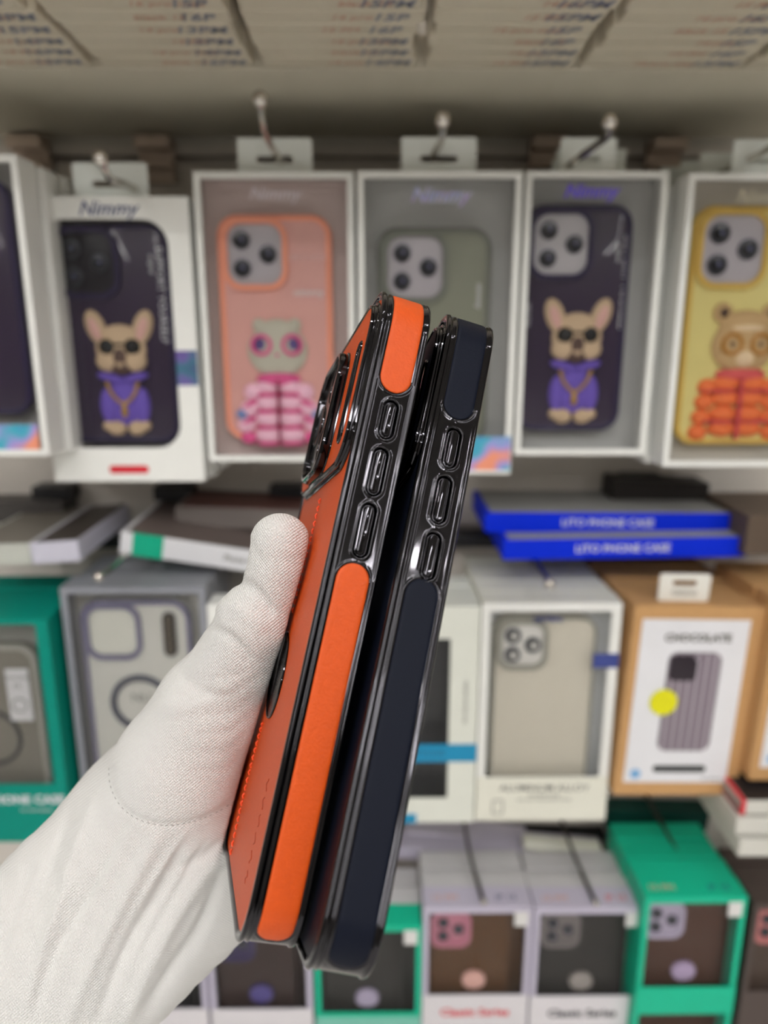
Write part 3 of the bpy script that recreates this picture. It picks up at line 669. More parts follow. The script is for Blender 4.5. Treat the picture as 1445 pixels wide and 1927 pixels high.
ent = [
 ('white topped pack of the bottom row with a pink lens case', (797, 1708), (1003, 1706), 2050, LILAC, mat('amber_brown', (84, 52, 16), .4), mat('pink_ring', (190, 120, 140), .35), mat('pink_disc', (218, 170, 160), .4), 'Classic Series', RED, (.0, .051, mat('band_white', (212, 208, 212), .4)), 'amber brown clear case with a pink camera ring'),
 ('white topped pack of the bottom row with a grey lens case', (1007, 1710), (1213, 1706), 2050, LILAC, mat('brown_black', (30, 26, 24), .4), mat('grey_ring', (120, 112, 112), .35), mat('grey_disc', (150, 142, 138), .4), 'Classic Series', BLACKINK, (.0, .051, mat('band_white', (212, 208, 212), .4)), 'smoky clear case with a grey camera ring'),
 ('mint green pack of the bottom row with a lilac lens case', (1214, 1692), (1408, 1684), 2030, MINT, mat('chestnut_card2', (68, 36, 18), .4), mat('lilac_ring', (178, 168, 190), .35), mat('lilac_disc', (176, 156, 190), .4), None, None, (.028, .047, MINT), 'chestnut clear case with a lilac camera ring'),
 ('mint topped pack of the bottom row right below the navy case', (590, 1742), (794, 1742), 2080, MINT, mat('near_black_card', (30, 28, 26), .35), mat('plum_ring', (60, 40, 60), .35), mat('pale_violet_disc', (170, 160, 186), .4), None, None, (.0, .047, mat('mint_band_pale', (120, 190, 172), .4)), 'black clear case with a pale violet grip disc'),
 ('lilac edged pack of the bottom row below the orange case', (386, 1735), (584, 1735), 2080, LILAC, mat('dark_brown_card', (44, 24, 20), .35), mat('violet_ring', (52, 40, 84), .35), mat('deep_violet_disc', (72, 62, 130), .4), None, None, (.0, .051, mat('band_white', (212, 208, 212), .4)), 'dark brown clear case with a deep violet grip disc'),
 ('black windowed pack of the bottom row under the glove', (180, 1735), (380, 1735), 2080, LILAC, mat('black_card', (16, 14, 20), .35), mat('dark_ring2', (40, 36, 50), .35), mat('dark_disc', (50, 46, 60), .4), None, None, (.0, .051, mat('band_white', (212, 208, 212), .4)), 'black clear case under the glove'),
 ('clear pack of the bottom row at the right picture edge', (1420, 1700), (1620, 1700), 2050, mat('smoky_box', (78, 66, 62), .35), mat('umber_card', (66, 46, 32), .35), mat('coral_ring', (200, 120, 120), .35), mat('coral_disc', (110, 50, 80), .4), None, None, None, 'umber clear case with a coral camera ring'),
]
for k, (lab, TL, TR, BY, body, inner, rm, pm, tx, txm, bd, cl) in enumerate(ent):
    t, M, W, H = third(lab, TL, TR, BY, R3 - (.012 if k == 2 else 0), body, inner, rm, pm, tx, txm, bd, cl, winH=(k == 2))
    if k in (0, 1, 2):
        for tx_, ty_, st, mt in ((-W * .3, .010, '15 PM', REDINK), (W * .27, .010, 'IP 15', [MATS['navy_ink'], RED, NAVYINK][k])):
            text('top_writing', st, .0085, mt, t, Matrix.Translation((tx_, ty_, H + .0002)))
    short = ['pink lens pack', 'grey lens pack', 'mint pack', 'mint topped pack', 'lilac edged pack', 'black windowed pack', 'right edge pack'][k]
    bodies = [mat('grey_white_top', (196, 194, 196), .5), mat('grey_white_top', (196, 194, 196), .5), MINT, mat('grey_white_top', (196, 194, 196), .5), mat('grey_white_top', (196, 194, 196), .5), LILAC, body]
    behind(t, M, W, H, .021, 2 if k != 2 else 3, 'pack hanging behind the ' + short, 'packs behind the ' + short, body=bodies[k])
    xm = (TL[0] + TR[0]) / 2; y = TL[1]
    # black wire lying over the tops of the row
    a = at(xm + 5, y - 8, R3 + .004); zt = a.z
    if k in (0, 1, 2):
        o = Vector((a.x, R3 + .006, zt + .0022))
        w_ = thing('display_hook', ['dark hook wire over the pink lens pack', 'dark hook wire over the grey lens pack', 'dark hook wire over the mint pack'][k], 'hook', 'display hooks', loc=o)
        b = nb(); tube(b, catmull([(.002, -.004, .001), (0, .01, .003), (-.004, .05, .008), (-.005, WALL_Y - .002 - o.y, .012)], 6), .0017); mesh_ob('wire', b, mat('hook_dark', (80, 74, 68), .3, metal=.8), w_)
        b = nb(); ell(b, .002, -.004, .001, .0026, .0026, .0026); mesh_ob('ball_tip', b, STEEL, w_)
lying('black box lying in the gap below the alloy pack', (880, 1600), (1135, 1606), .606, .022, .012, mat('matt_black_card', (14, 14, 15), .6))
# boxes lying on the third row
zt3 = at(900, 1640, .56)
lying('lilac box lying across the bottom row packs, left end by the navy case', (700, 1618), (1000, 1624), .575, .012, .028, LILAC, yaw=-.04, group='boxes lying on the bottom row')
lying('pale box lying on the lilac box above the pink lens pack', (760, 1590), (1130, 1618), .590, .012, .026, mat('pale_lilac', (196, 190, 204), .5), yaw=-.05, group='boxes lying on the bottom row')
lying('cream box lying on the bottom row, above the grey lens pack', (985, 1600), (1130, 1612), .572, .008, .012, CREAM, group='boxes lying on the bottom row')
lying('lower white box of the pile at the right picture edge', (1388, 1612), (1640, 1612), .470, .0145, .13, mat('pile_white', (206, 204, 196), .5), yaw=.0, group='white pile at the right')
lying('middle white box of the pile at the right picture edge', (1383, 1570), (1640, 1570), .472, .0140, .13, mat('pile_white', (206, 204, 196), .5), group='white pile at the right')
lying('top white box of the pile at the right, with a dark lid', (1392, 1532), (1640, 1532), .472, .0110, .12, mat('pile_white', (206, 204, 196), .5), group='white pile at the right', topm=mat('dark_lid', (40, 36, 36), .4), band=(.0, .0035, RED))
lying('black tag lying on the mint pack tops', (1226, 1610), (1302, 1612), .560, .018, .004, DARK, cat='tag')
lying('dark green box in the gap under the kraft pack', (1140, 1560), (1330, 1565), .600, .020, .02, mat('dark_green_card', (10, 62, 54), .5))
lying('grey box lying in the gap behind the mint pack tops', (1150, 1600), (1235, 1605), .598, .010, .02, mat('lilac_grey', (128, 122, 128), .5))
# ------------------------------------------------------------------ the two held cases
CW, CH, CT, CR = 0.085, 0.166, 0.0125, 0.013
CHROME = mat('black_chrome', (58, 57, 60), 0.055, metal=1.0, var=0.02)
ORANGE = mat('orange_leather', (208, 80, 18), 0.46, spec=0.3, var=0.07, scale=500, bump=0.35, bscale=1500)
NAVY = mat('navy_leather', (15, 19, 32), 0.5, spec=0.11, var=0.05, scale=300, bump=0.12, bscale=1500)
LINING = mat('black_lining', (14, 14, 16), 0.8)
STITCH = mat('red_orange_thread', (236, 78, 34), 0.5)
NSTITCH = mat('navy_thread', (30, 34, 52), 0.5)

def rodrigues(r):
    t = np.linalg.norm(r); k = r / t
    K = np.array([[0, -k[2], k[1]], [k[2], 0, -k[0]], [-k[1], k[0], 0]])
    return np.eye(3) + math.sin(t) * K + (1 - math.cos(t)) * K @ K
def pose(p):
    R = rodrigues(np.array(p[:3])) @ np.diag([1, 1, -1.0]); R = np.diag([1, 1, -1.0]) @ R
    T = np.array([p[3], p[4], -p[5]])
    M = Matrix.Identity(4)
    for i in range(3):
        for j in range(3): M[i][j] = R[i, j]
        M[i][3] = T[i]
    return M
POSE_A = pose([-0.06894506, -1.7957694, -0.29575363, -0.03188935, -0.09957984, 0.1640537])
POSE_B = pose([0.05821516, -1.72557019, -0.44277709, -0.01440, -0.09481669, 0.14856535])

def peri(s):
    """arc position s (s = v on the near long side) -> point and outward normal of the rounded rectangle"""
    L1, L2, A = CH - 2 * CR, CW - 2 * CR, CR * math.pi / 2
    tot = 2 * L1 + 2 * L2 + 4 * A
    q = (s - CR) % tot
    if q < L1: return (0, CR + q), (-1, 0)
    q -= L1
    if q < A: a = q / CR; return (CR - CR * math.cos(a), CH - CR + CR * math.sin(a)), (-math.cos(a), math.sin(a))
    q -= A
    if q < L2: return (CR + q, CH), (0, 1)
    q -= L2
    if q < A: a = q / CR; return (CW - CR + CR * math.sin(a), CH - CR + CR * math.cos(a)), (math.sin(a), math.cos(a))
    q -= A
    if q < L1: return (CW, CH - CR - q), (1, 0)
    q -= L1
    if q < A: a = q / CR; return (CW - CR + CR * math.cos(a), CR - CR * math.sin(a)), (math.cos(a), -math.sin(a))
    q -= A
    if q < L2: return (CW - CR - q, 0), (0, -1)
    q -= L2
    a = q / CR; return (CR - CR * math.sin(a), CR - CR * math.cos(a)), (-math.sin(a), -math.cos(a))
TOT = 2 * (CH - 2 * CR) + 2 * (CW - 2 * CR) + 2 * math.pi * CR
def sdp(s, u, s0, s1, uc, r):
    c = np.clip(s, s0, s1); return np.hypot(s - c, u - uc) - r
UC, HW = 6.75, 4.15
def make_case(name, label, M, leather, dv, stitchm, strips, buttons, near_lines):
    t = thing(name, label, 'phone case', 'phone cases held in the glove', M=CAM @ M)
    # ---- chrome frame as a height field over the perimeter
    fine = list(np.arange(-14, 195, 0.32)); rest = list(np.arange(195, TOT * 1000 - 14, 1.6))
    ss = np.array(fine + rest)
    us = np.arange(0, 12.41, 0.26)
    Sg, Ug = np.meshgrid(ss, us, indexing='ij')
    h = 0.50 * np.exp(-((Ug - .25) / .55) ** 2) - .15 * np.exp(-((Ug - 1.15) / .3) ** 2) + .32 * np.exp(-((Ug - 1.75) / .28) ** 2) + .45 * np.exp(-((Ug - 12.1) / .42) ** 2)
    for (a, c) in strips:
        d = sdp(Sg, Ug, a + HW, c - HW, UC, HW)
        h = np.where(d < 0.05, -0.15, h) + .28 * np.exp(-((d - .42) / .22) ** 2)
    bd = [sdp(Sg, Ug, a, c, uc, 1.15) for (a, c, uc) in buttons]
    for d in bd:
        h = h - .85 * np.exp(-((d - .30) / .36) ** 4); h = np.where(d < -.1, -.5, h)
    ringd = [bd[0]]
    if len(bd) > 2:
        k = 2.6; hh = np.clip(.5 + .5 * (bd[2] - bd[1]) / k, 0, 1); ringd.append(bd[2] * (1 - hh) + bd[1] * hh - k * hh * (1 - hh) * .7)
    for d in ringd: h = h + .34 * np.exp(-((d - 1.12) / .26) ** 2)
    rows = [(.3, -1.9, None), (-.15, -1.7, None), (-.5, -1.25, None), (-.66, -.7, None), (-.62, -.15, None), (-.38, .3, None)] + [(u, None, i) for i, u in enumerate(us)] + \
           [(12.62, .25, None), (12.8, -.25, None), (12.8, -1.0, None), (12.5, -1.5, None), (11, -1.8, None), (2.5, -1.9, None)]
    V = []; nR = len(rows); nS = len(ss)
    for i, s in enumerate(ss):
        (w, v), (nw, nv) = peri(s * mm)
        for (u, hv, ix) in rows:
            q = (h[i, ix] if hv is None else hv) * mm
            V.append((w + nw * q, v + nv * q, u * mm))
    F = []
    for i in range(nS):
        j = (i + 1) % nS
        for k in range(nR - 1): F.append((i * nR + k, i * nR + k + 1, j * nR + k + 1, j * nR + k))
    raw_ob('chrome_frame', V, F, CHROME, t)
    # ---- leather strips set into the frame
    for (a, c) in strips:
        sv = [a + HW - HW * math.cos(math.pi / 2 * x / 12) for x in range(12)]
        sv += list(np.arange(a + HW, c - HW, .8)) + [c - HW + HW * math.sin(math.pi / 2 * x / 12) for x in range(13)]
        V = []; F = []; nT = 15
        for s in sv:
            e = max(0, a + HW - s, s - (c - HW)); hw = math.sqrt(max(HW * HW - e * e, 1e-6))
            (w, v), (nw, nv) = peri(s * mm)
            for k in range(nT):
                tt = math.sin((k / (nT - 1) - .5) * math.pi); u = UC + tt * hw * .995
                dd = min(hw * (1 - abs(tt)), (s - a), (c - s)); q = (.16 - .30 * math.exp(-(dd / .22)))
                V.append((w + nw * q * mm, v + nv * q * mm, u * mm))
        for i in range(len(sv) - 1):
            for k in range(nT - 1): F.append((i * nT + k, i * nT + k + 1, (i + 1) * nT + k + 1, (i + 1) * nT + k))
        raw_ob('leather_strip', V, F, leather, t)
    # ---- raised buttons
    X = Matrix(((0, 1, 0, 0), (1, 0, 0, 0), (0, 0, 1, 0), (0, 0, 0, 1)))
    for i, (a, c, uc) in enumerate(buttons):
        b = nb(); prism(b, rr((a + c) / 2 * mm, uc * mm, (c - a + 2.3) * mm, 2.3 * mm, 1.15 * mm, 10), -.00038, .0009, .0004)
        bmesh.ops.transform(b, matrix=X, verts=b.verts)
        tag(mesh_ob(['action_button', 'volume_button', 'volume_button'][i], b, CHROME, t))
    # ---- back
    full = rr(CW / 2, CH / 2, CW, CH, CR, 10)
    b = nb(); prism(b, shrink(full, .0017), -.00005, .0016, .0003, ax='z'); mesh_ob('leather_back', b, leather, t)
    b = nb(); prism(b, shrink(full, .0018), .0018, .0026, ax='z'); mesh_ob('inner_lining', b, LINING, t)
    # ---- camera plateau
    pw0, pw1, pv0, pv1 = .0028, CW - .0028, .1165, .1625
    P = rr((pw0 + pw1) / 2, (pv0 + pv1) / 2, pw1 - pw0, pv1 - pv0, .0105, 10)
    b = nb(); prism(b, P, -.0017, .0005, .0005, ax='z'); torus_outline(b, shrink(P, -.0004), .00055, -.00035, 8, 'z'); torus_outline(b, shrink(P, .0008), .0006, -.0018, 8, 'z')
    pl = mesh_ob('camera_plateau', b, CHROME, t)
    b = nb(); prism(b, shrink(P, .0013), -.0021, -.0010, .0002, ax='z'); mesh_ob('plateau_leather', b, leather, pl)
    so = rr(.0130, .1375, .0056, .0285, .0028, 8)
    b = nb(); prism(b, so, -.00225, -.001, ax='z'); mesh_ob('flash_slot', b, BLACK, pl)
    b = nb(); torus_outline(b, so, .00045, -.00215, 8, 'z'); mesh_ob('slot_rim', b, CHROME, pl)
    lo = rr(.0445, .1365, .0360, .0380, .0095, 10)
    b = nb(); ring(b, lo, shrink(lo, .0022), -.0042, -.0012, ax='z'); torus_outline(b, shrink(lo, .0009), .0009, -.0042, 10, 'z'); torus_outline(b, shrink(lo, -.0002), .00045, -.0022, 8, 'z')
    mesh_ob('lens_surround', b, CHROME, t)
    b = nb(); prism(b, shrink(lo, .002), -.0036, -.0012, ax='z'); lp = mesh_ob('lens_panel', b, BLACK, t)
    for (w, v) in ((.0365, .1460), (.0365, .1275), (.0535, .1367)):
        b = nb(); torus_outline(b, circ(w, v, .0064), .0005, -.0036, 10, 'z'); mesh_ob('lens_ring', b, CHROME, lp)
        b = nb(); prism(b, circ(w, v, .0058), -.0038, -.0034, ax='z'); mesh_ob('lens_glass', b, LENSGLASS, lp)
    # ---- black oval badge low on the back
    bo = circ(.0450, .0590, .0125, 40)
    b = nb(); prism(b, bo, -.0004, .001, .0002, ax='z'); bd_ = mesh_ob('round_badge', b, BLACK, t)
    b = nb(); torus_outline(b, bo, .0004, -.0003, 8, 'z'); mesh_ob('badge_rim', b, CHROME, bd_)
    # ---- stitching: short slanted stitches along the seam
    for path in ([(.0390, .1130), (.0400, .1000), (.0440, .0760)], [(.0520, .0440), (.0560, .0400), (.0605, .0210), (.0600, .0040)]):
        b = nb(); c = catmull([(w, v, 0) for w, v in path], 60); acc = 0
        for p0, p1 in zip(c, c[1:]):
            acc += (p1 - p0).length
            if acc > .0022:
                acc = 0; d = (p1 - p0).normalized()
                m = [p0 - d * .0008 + Vector((.00015, 0, -.0001)), p0 + Vector((0, 0, -.0005)), p0 + d * .0008 + Vector((-.00015, 0, -.0001))]
                tube(b, m, .00032, 6)
        mesh_ob('stitching', b, stitchm, t)
    if near_lines:
        b = nb()
        for z0, k in ((.010, 0), (.0145, 1), (.019, 2), (.0235, 3), (.028, 4), (.0325, 5)):
            pts = [(.0180 + .0011 * math.sin(a * 1.3 + k), z0 + .0006 * a, -.00012) for a in range(6)]
            tube(b, catmull(pts, 4), .00010, 5)
        mesh_ob('embossed_script', b, mat('burnt_orange', (170, 62, 30), .6), t)
    return t
make_case('phone_case', 'orange leather phone case with black chrome frame, under the gloved thumb', POSE_A, ORANGE, 0, STITCH,
          [(1.8, 91.8), (136.2, 290)], [(125.9, 132.2, 7.1), (111.0, 119.6, 7.1), (95.3, 105.2, 7.1)], True)
make_case('phone_case', 'navy blue leather phone case with black chrome frame, right of the orange one', POSE_B, NAVY, 0, NSTITCH,
          [(0.8, 87.0), (130.6, 290)], [(118.6, 126.0, 7.0), (103.4, 112.4, 7.0), (88.8, 97.2, 7.0)], False)

# ------------------------------------------------------------------ the gloved hand: one continuous surface
def cpt(px, py, z): return np.array([(px - CX) * z / FPX, (CY - py) * z / FPX, z])       # mm, x right, y up, z away
def loc_to_cam(M, w, v, u):
    p = M @ Vector((w * mm, v * mm, u * mm)); return np.array([p.x * 1000, p.y * 1000, -p.z * 1000])
G = 1.15
gx, gy, gz = np.arange(-190, 40, G), np.arange(-226, 12, G), np.arange(168, 318, G)
GX, GY, GZ = np.meshgrid(gx.astype(np.float32), gy.astype(np.float32), gz.astype(np.float32), indexing='ij')
def chain(pts, q=1.0):
    D = None
    for a, b_ in zip(pts, pts[1:]):
        A, B_ = np.array(a[:3]), np.array(b_[:3]); d = B_ - A; dd = np.array([d[0], d[1], d[2] * q])
        L = dd @ dd
        X_, Y_, Z_ = GX - A[0], GY - A[1], (GZ - A[2]) * q
        tt = np.clip((X_ * dd[0] + Y_ * dd[1] + Z_ * dd[2]) / L, 0, 1)
        r = a[3] + (b_[3] - a[3]) * tt
        e = np.sqrt((X_ - tt * dd[0]) ** 2 + (Y_ - tt * dd[1]) ** 2 + (Z_ - tt * dd[2]) ** 2) - r
        D = e if D is None else smin(D, e, 2.0)
    return D
def smin(a, b_, k):
    h_ = np.clip(.5 + .5 * (b_ - a) / k, 0, 1); return b_ * (1 - h_) + a * h_ - k * h_ * (1 - h_)
def PX(px, py, z, rpx): return (*cpt(px, py, z), rpx * z / FPX)
thumb = chain([PX(527, 1023, 213, 58), PX(524, 1062, 214, 54), PX(513, 1102, 216, 55), PX(484, 1168, 220, 74), PX(450, 1240, 226, 78)])
thenar = chain([PX(450, 1240, 226, 78), PX(395, 1330, 232, 100), PX(338, 1440, 238, 120), PX(290, 1540, 244, 130)], 1.15)
palm = chain([PX(455, 1500, 274, 60), PX(400, 1560, 266, 120), PX(325, 1590, 253, 196), PX(180, 1732, 240, 199), PX(-60, 1972, 226, 202), PX(-150, 2062, 222, 205)], 1.75)
heel = chain([PX(360, 1560, 262, 120), PX(330, 1680, 256, 140), PX(200, 1790, 244, 150)], 1.3)
SD = smin(smin(smin(thumb, thenar, 3), palm, 16), heel, 12)
root = PX(440, 1530, 278, 60)
for v, wt, r in ((96, 77, 7.6), (78, 75, 8.0), (60, 76, 7.7), (43, 79, 6.8)):
    k0 = (*loc_to_cam(POSE_B, 103, v * .8 + 14, -2), r + 2.5); k1 = (*loc_to_cam(POSE_B, 99, v, 14), r + 1)
    k2 = (*loc_to_cam(POSE_B, 88, v, 22.5), r + .3); k3 = (*loc_to_cam(POSE_B, wt, v, 12.9 + r), r)
    SD = smin(SD, chain([(*root[:3], 12), k0, k1, k2, k3]), 3.0)
# the cloth presses flat against the two cases
for Mx in (POSE_A, POSE_B):
    Mi = Mx.inverted(); c = []
    for i in range(3): c.append((Mi[i][0] * GX + Mi[i][1] * GY - Mi[i][2] * GZ) + Mi[i][3] * 1000)
    hw_, hv_, hu_ = CW * 500, CH * 500, 6.25 + .45
    qx, qy, qz = np.abs(c[0] - hw_) - hw_ - .3, np.abs(c[1] - hv_) - hv_ - .3, np.abs(c[2] - 6.1) - hu_
    bd2 = np.sqrt(np.maximum(qx, 0) ** 2 + np.maximum(qy, 0) ** 2 + np.maximum(qz, 0) ** 2) + np.minimum(np.maximum(qx, np.maximum(qy, qz)), 0)
    SD = np.maximum(SD, -(bd2 - .75))
    del c, qx, qy, qz, bd2
# surface nets
def surface_nets(D, ox, oy, oz, g):
    s = D < 0; nx, ny, nz = D.shape
    cs = [(i, j, k) for i in (0, 1) for j in (0, 1) for k in (0, 1)]
    sl = lambda A, i, j, k: A[i:nx - 1 + i, j:ny - 1 + j, k:nz - 1 + k]
    cnt = sum(sl(s, *c).astype(np.int8) for c in cs)
    act = (cnt > 0) & (cnt < 8); idx = -np.ones(act.shape, np.int64); I = np.argwhere(act); idx[act] = np.arange(len(I))
    acc = np.zeros((len(I), 3)); n = np.zeros(len(I))
    for a in cs:
        for ax in range(3):
            if a[ax]: continue
            b2 = list(a); b2[ax] = 1
            da = D[I[:, 0] + a[0], I[:, 1] + a[1], I[:, 2] + a[2]]; db = D[I[:, 0] + b2[0], I[:, 1] + b2[1], I[:, 2] + b2[2]]
            m_ = (da < 0) != (db < 0); t_ = np.where(m_, da / np.where(m_, da - db, 1), 0)
            p = np.tile(np.array(a, float), (len(I), 1)); p[:, ax] += t_
            acc += p * m_[:, None]; n += m_
    V = (I + acc / n[:, None]) * g + np.array([ox, oy, oz])
    F = []
    for ax in range(3):
        o1, o2 = [(1, 2), (2, 0), (0, 1)][ax]
        sh = [slice(None)] * 3; sh2 = [slice(None)] * 3; sh[ax] = slice(0, -1); sh2[ax] = slice(1, None)
        e = s[tuple(sh)] != s[tuple(sh2)]; E = np.argwhere(e)
        E = E[(E[:, o1] > 0) & (E[:, o2] > 0)]
        mx_ = np.array(act.shape); E = E[np.all(E < mx_, axis=1)]
        flip = s[E[:, 0], E[:, 1], E[:, 2]]
        def at_(d1, d2):
            Q = E.copy(); Q[:, o1] -= d1; Q[:, o2] -= d2; return idx[Q[:, 0], Q[:, 1], Q[:, 2]]
        q = np.stack([at_(1, 1), at_(0, 1), at_(0, 0), at_(1, 0)], 1)
        q[~flip] = q[~flip][:, ::-1]
        F.append(q)
    F = np.concatenate(F); F = F[np.all(F >= 0, axis=1)]
    return V, F
V, F = surface_nets(SD, gx[0], gy[0], gz[0], G)
# relax
for _ in range(3):
    acc = np.zeros_like(V); n = np.zeros(len(V))
    for a, c in ((0, 1), (1, 2), (2, 3), (3, 0)):
        np.add.at(acc, F[:, a], V[F[:, c]]); np.add.at(n, F[:, a], 1); np.add.at(acc, F[:, c], V[F[:, a]]); np.add.at(n, F[:, c], 1)
    V = V * .45 + .55 * acc / n[:, None]
fn = np.cross(V[F[:, 2]] - V[F[:, 0]], V[F[:, 3]] - V[F[:, 1]]); vn = np.zeros_like(V)
for a in range(4): np.add.at(vn, F[:, a], fn)
vn /= np.linalg.norm(vn, axis=1)[:, None] + 1e-9
# creases and folds of the cloth
X, Y, Z = V.T
px_, py_ = CX + FPX * X / Z, CY - FPX * Y / Z
def gs(x, s): return np.exp(-(x / s) ** 2)
def crease(poly, width, depth, fade=1.0):
    """fold line given by points in the picture plane of the glove surface"""
    best = np.full(len(V), 1e9); tpar = np.zeros(len(V)); P_ = [Vector((*p, 0)) for p in poly]; c = catmull(P_, 6); L = len(c) - 1
    for i, (a, b2) in enumerate(zip(c, c[1:])):
        dx_, dy_ = b2.x - a.x, b2.y - a.y; l2 = dx_ * dx_ + dy_ * dy_ + 1e-9
        tt = np.clip(((px_ - a.x) * dx_ + (py_ - a.y) * dy_) / l2, 0, 1); d = np.hypot(px_ - a.x - tt * dx_, py_ - a.y - tt * dy_)
        m_ = d < best; best = np.where(m_, d, best); tpar = np.where(m_, (i + tt) / L, tpar)
    env = np.sin(np.clip(tpar, 0.0, 1.0) * math.pi) ** .5 if fade else 1
    return depth * np.exp(-(best / width) ** 2) * env
disp = np.zeros(len(V))
disp -= crease([(445, 1092), (480, 1112), (515, 1160)], 10, 1.5); disp -= crease([(395, 1180), (440, 1206), (470, 1250)], 10, 1.3)
disp += crease([(405, 1150), (440, 1140), (500, 1190)], 14, 1.0); disp += crease([(490, 1010), (520, 990), (560, 1010)], 16, .5)
disp -= crease([(330, 1262), (380, 1300), (430, 1310)], 9, .7); disp += crease([(300, 1320), (360, 1330), (440, 1290)], 14, .7)
disp -= crease([(470, 1010), (478, 1035), (500, 1075)], 7, .5)
for y0, dep in ((1262, .35), (1295, .5), (1330, .45), (1366, .5), (1400, .4), (1436, .45)):
    disp -= crease([(360 + 25 * math.sin(y0), y0 + 14), (430, y0 + 12), (505 - (y0 - 1262) * .3, y0 - 26)], 7, dep * .62)
for poly, wd, dp in (([(250, 1555), (200, 1650), (150, 1740)], 7, .5), ([(350, 1565), (300, 1640), (250, 1720)], 7, .5), ([(390, 1580), (330, 1680), (260, 1800)], 6, -.5), ([(150, 1640), (90, 1760), (50, 1900)], 8, .7), ([(240, 1540), (170, 1680), (100, 1800), (60, 1927)], 13, -1.0), ([(300, 1570), (240, 1680), (180, 1800), (120, 1940)], 16, 1.3),
                     ([(345, 1590), (300, 1680), (235, 1790), (180, 1930)], 14, -1.4), ([(420, 1600), (345, 1700), (290, 1800), (230, 1930)], 18, 1.3),
                     ([(415, 1640), (380, 1740), (320, 1830), (270, 1910)], 13, -1.3), ([(130, 1520), (90, 1640), (40, 1760)], 12, -.8),
                     ([(180, 1490), (130, 1640), (80, 1790)], 14, .8), ([(60, 1620), (20, 1740), (-10, 1830)], 10, -.6), ([(440, 1560), (400, 1600), (330, 1640)], 10, -.7)):
    disp += crease(poly, wd * .85, dp * 1.7)
SEAM = [(205, 1438), (206, 1470), (216, 1500), (236, 1526), (268, 1545), (310, 1553), (360, 1547), (405, 1530), (440, 1508)]
disp -= crease(SEAM, 6, .8)
al = (X - Y) / 1.414; ac = (X + Y) / 1.414
disp += .16 * np.sin(ac * .9 + 1.5 * np.sin(al * .08)) * np.clip((py_ - 1480) / 150, 0, 1)
near = np.ones(len(V))
for Mx in (POSE_A, POSE_B):                                     # no bulging into the cases
    Mi = np.array(Mx.inverted()); P4 = np.stack([X, Y, -Z], 1) @ Mi[:3, :3].T + Mi[:3, 3] * 1000
    q = np.abs(P4 - np.array([CW * 500, CH * 500, 6.25])) - np.array([CW * 500, CH * 500, 6.25])
    near *= np.clip((np.linalg.norm(np.maximum(q, 0), axis=1) - 1.0) / 3, 0, 1)
V = V + vn * (disp * near)[:, None]
glovem = bpy.data.materials.new('white_knit_cotton'); glovem.use_nodes = True; MATS['glove'] = glovem
nt = glovem.node_tree; bs = nt.nodes['Principled BSDF']
bs.inputs['Base Color'].default_value = rgb(226, 225, 222); bs.inputs['Roughness'].default_value = .9; bs.inputs['Specular IOR Level'].default_value = .2
bs.inputs['Sheen Weight'].default_value = .25; bs.inputs['Sheen Roughness'].default_value = .6
tc = nt.nodes.new('ShaderNodeTexCoord')
mp = nt.nodes.new('ShaderNodeMapping'); mp.inputs['Rotation'].default_value = (0, 0, math.radians(52)); nt.links.new(tc.outputs['Object'], mp.inputs['Vector'])
def wave(direction, scale, dist):
    w = nt.nodes.new('ShaderNodeTexWave'); w.wave_type = 'BANDS'; w.bands_direction = direction; w.inputs['Scale'].default_value = scale
    w.inputs['Distortion'].default_value = dist; w.inputs['Detail'].default_value = 1; w.inputs['Detail Scale'].default_value = .05
    nt.links.new(mp.outputs[0], w.inputs['Vector']); return w
w1, w2 = wave('X', 430, 1.2), wave('Y', 520, 1.2)
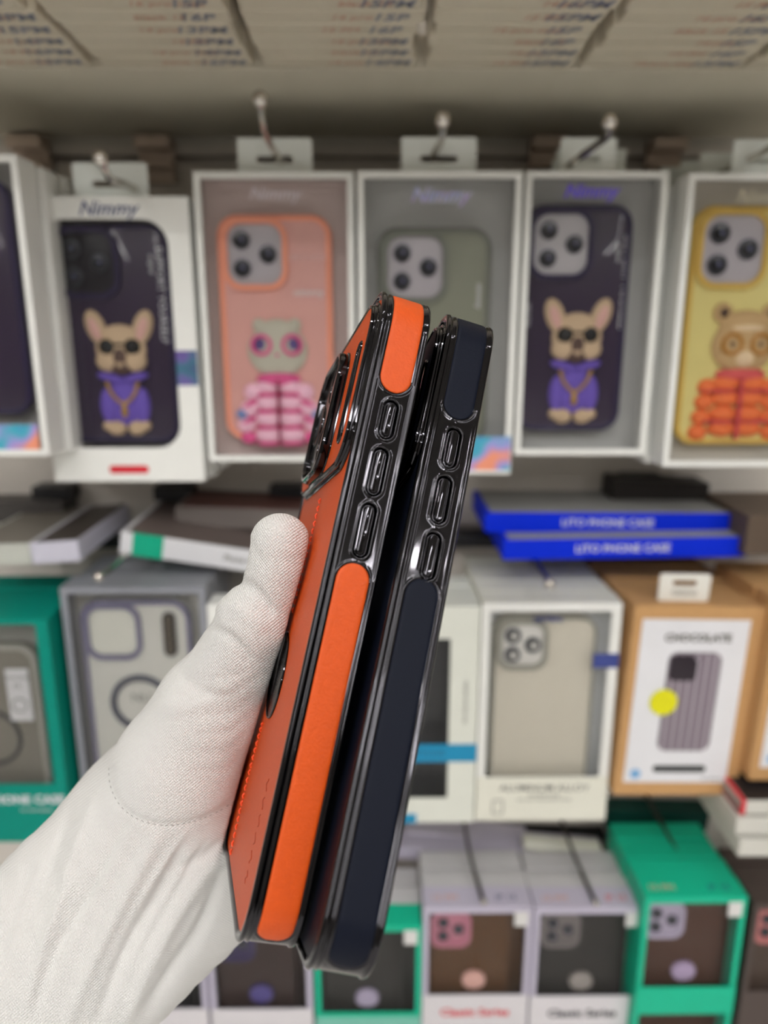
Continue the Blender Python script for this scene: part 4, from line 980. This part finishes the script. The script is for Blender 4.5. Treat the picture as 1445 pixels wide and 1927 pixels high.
ml = nt.nodes.new('ShaderNodeMath'); ml.operation = 'ADD'; nt.links.new(w1.outputs['Fac'], ml.inputs[0]); nt.links.new(w2.outputs['Fac'], ml.inputs[1])
fz = nt.nodes.new('ShaderNodeTexNoise'); fz.inputs['Scale'].default_value = 2500; nt.links.new(tc.outputs['Object'], fz.inputs['Vector'])
m2 = nt.nodes.new('ShaderNodeMath'); m2.operation = 'ADD'; nt.links.new(ml.outputs[0], m2.inputs[0]); nt.links.new(fz.outputs['Fac'], m2.inputs[1])
bp = nt.nodes.new('ShaderNodeBump'); bp.inputs['Strength'].default_value = .8; bp.inputs['Distance'].default_value = .00022
nt.links.new(m2.outputs[0], bp.inputs['Height']); nt.links.new(bp.outputs['Normal'], bs.inputs['Normal'])
Vw = np.stack([X * 0, X * 0, X * 0], 1); Vw[:, 0] = V[:, 0]; Vw[:, 1] = V[:, 1]; Vw[:, 2] = -V[:, 2]; Vw *= mm
glove = raw_ob('gloved_hand', Vw, F[:, ::-1], glovem)
glove.matrix_world = CAM
tag(glove, 'hand in a white knitted cotton glove, pinching the two leather phone cases', 'gloved hand')
sub = glove.modifiers.new('subdivision', 'SUBSURF'); sub.levels = 1; sub.render_levels = 1
# stitches of the thumb gusset seam
bvh = BVHTree.FromPolygons([Vector(v) for v in Vw], [tuple(int(i) for i in f) for f in F])
b = nb(); sc = catmull([Vector((*p, 0)) for p in SEAM], 14); acc = 0
def onglove(px, py):
    d = Vector(((px - CX) / FPX, (CY - py) / FPX, -1)).normalized(); return bvh.ray_cast(Vector((0, 0, 0)), d)
for p0, p1 in zip(sc, sc[1:]):
    acc += (p1 - p0).length
    if acc > 10:
        acc = 0; d = (p1 - p0).normalized(); h0, h1 = onglove(p0.x - d.x * 2.2, p0.y - d.y * 2.2), onglove(p0.x + d.x * 2.2, p0.y + d.y * 2.2)
        if h0[0] and h1[0]:
            up = -h0[0].normalized() * .00008; tube(b, [h0[0] + up, h1[0] + up], .00011, 5)
mesh_ob('seam_stitches', b, mat('grey_thread', (150, 148, 144), .8), glove)
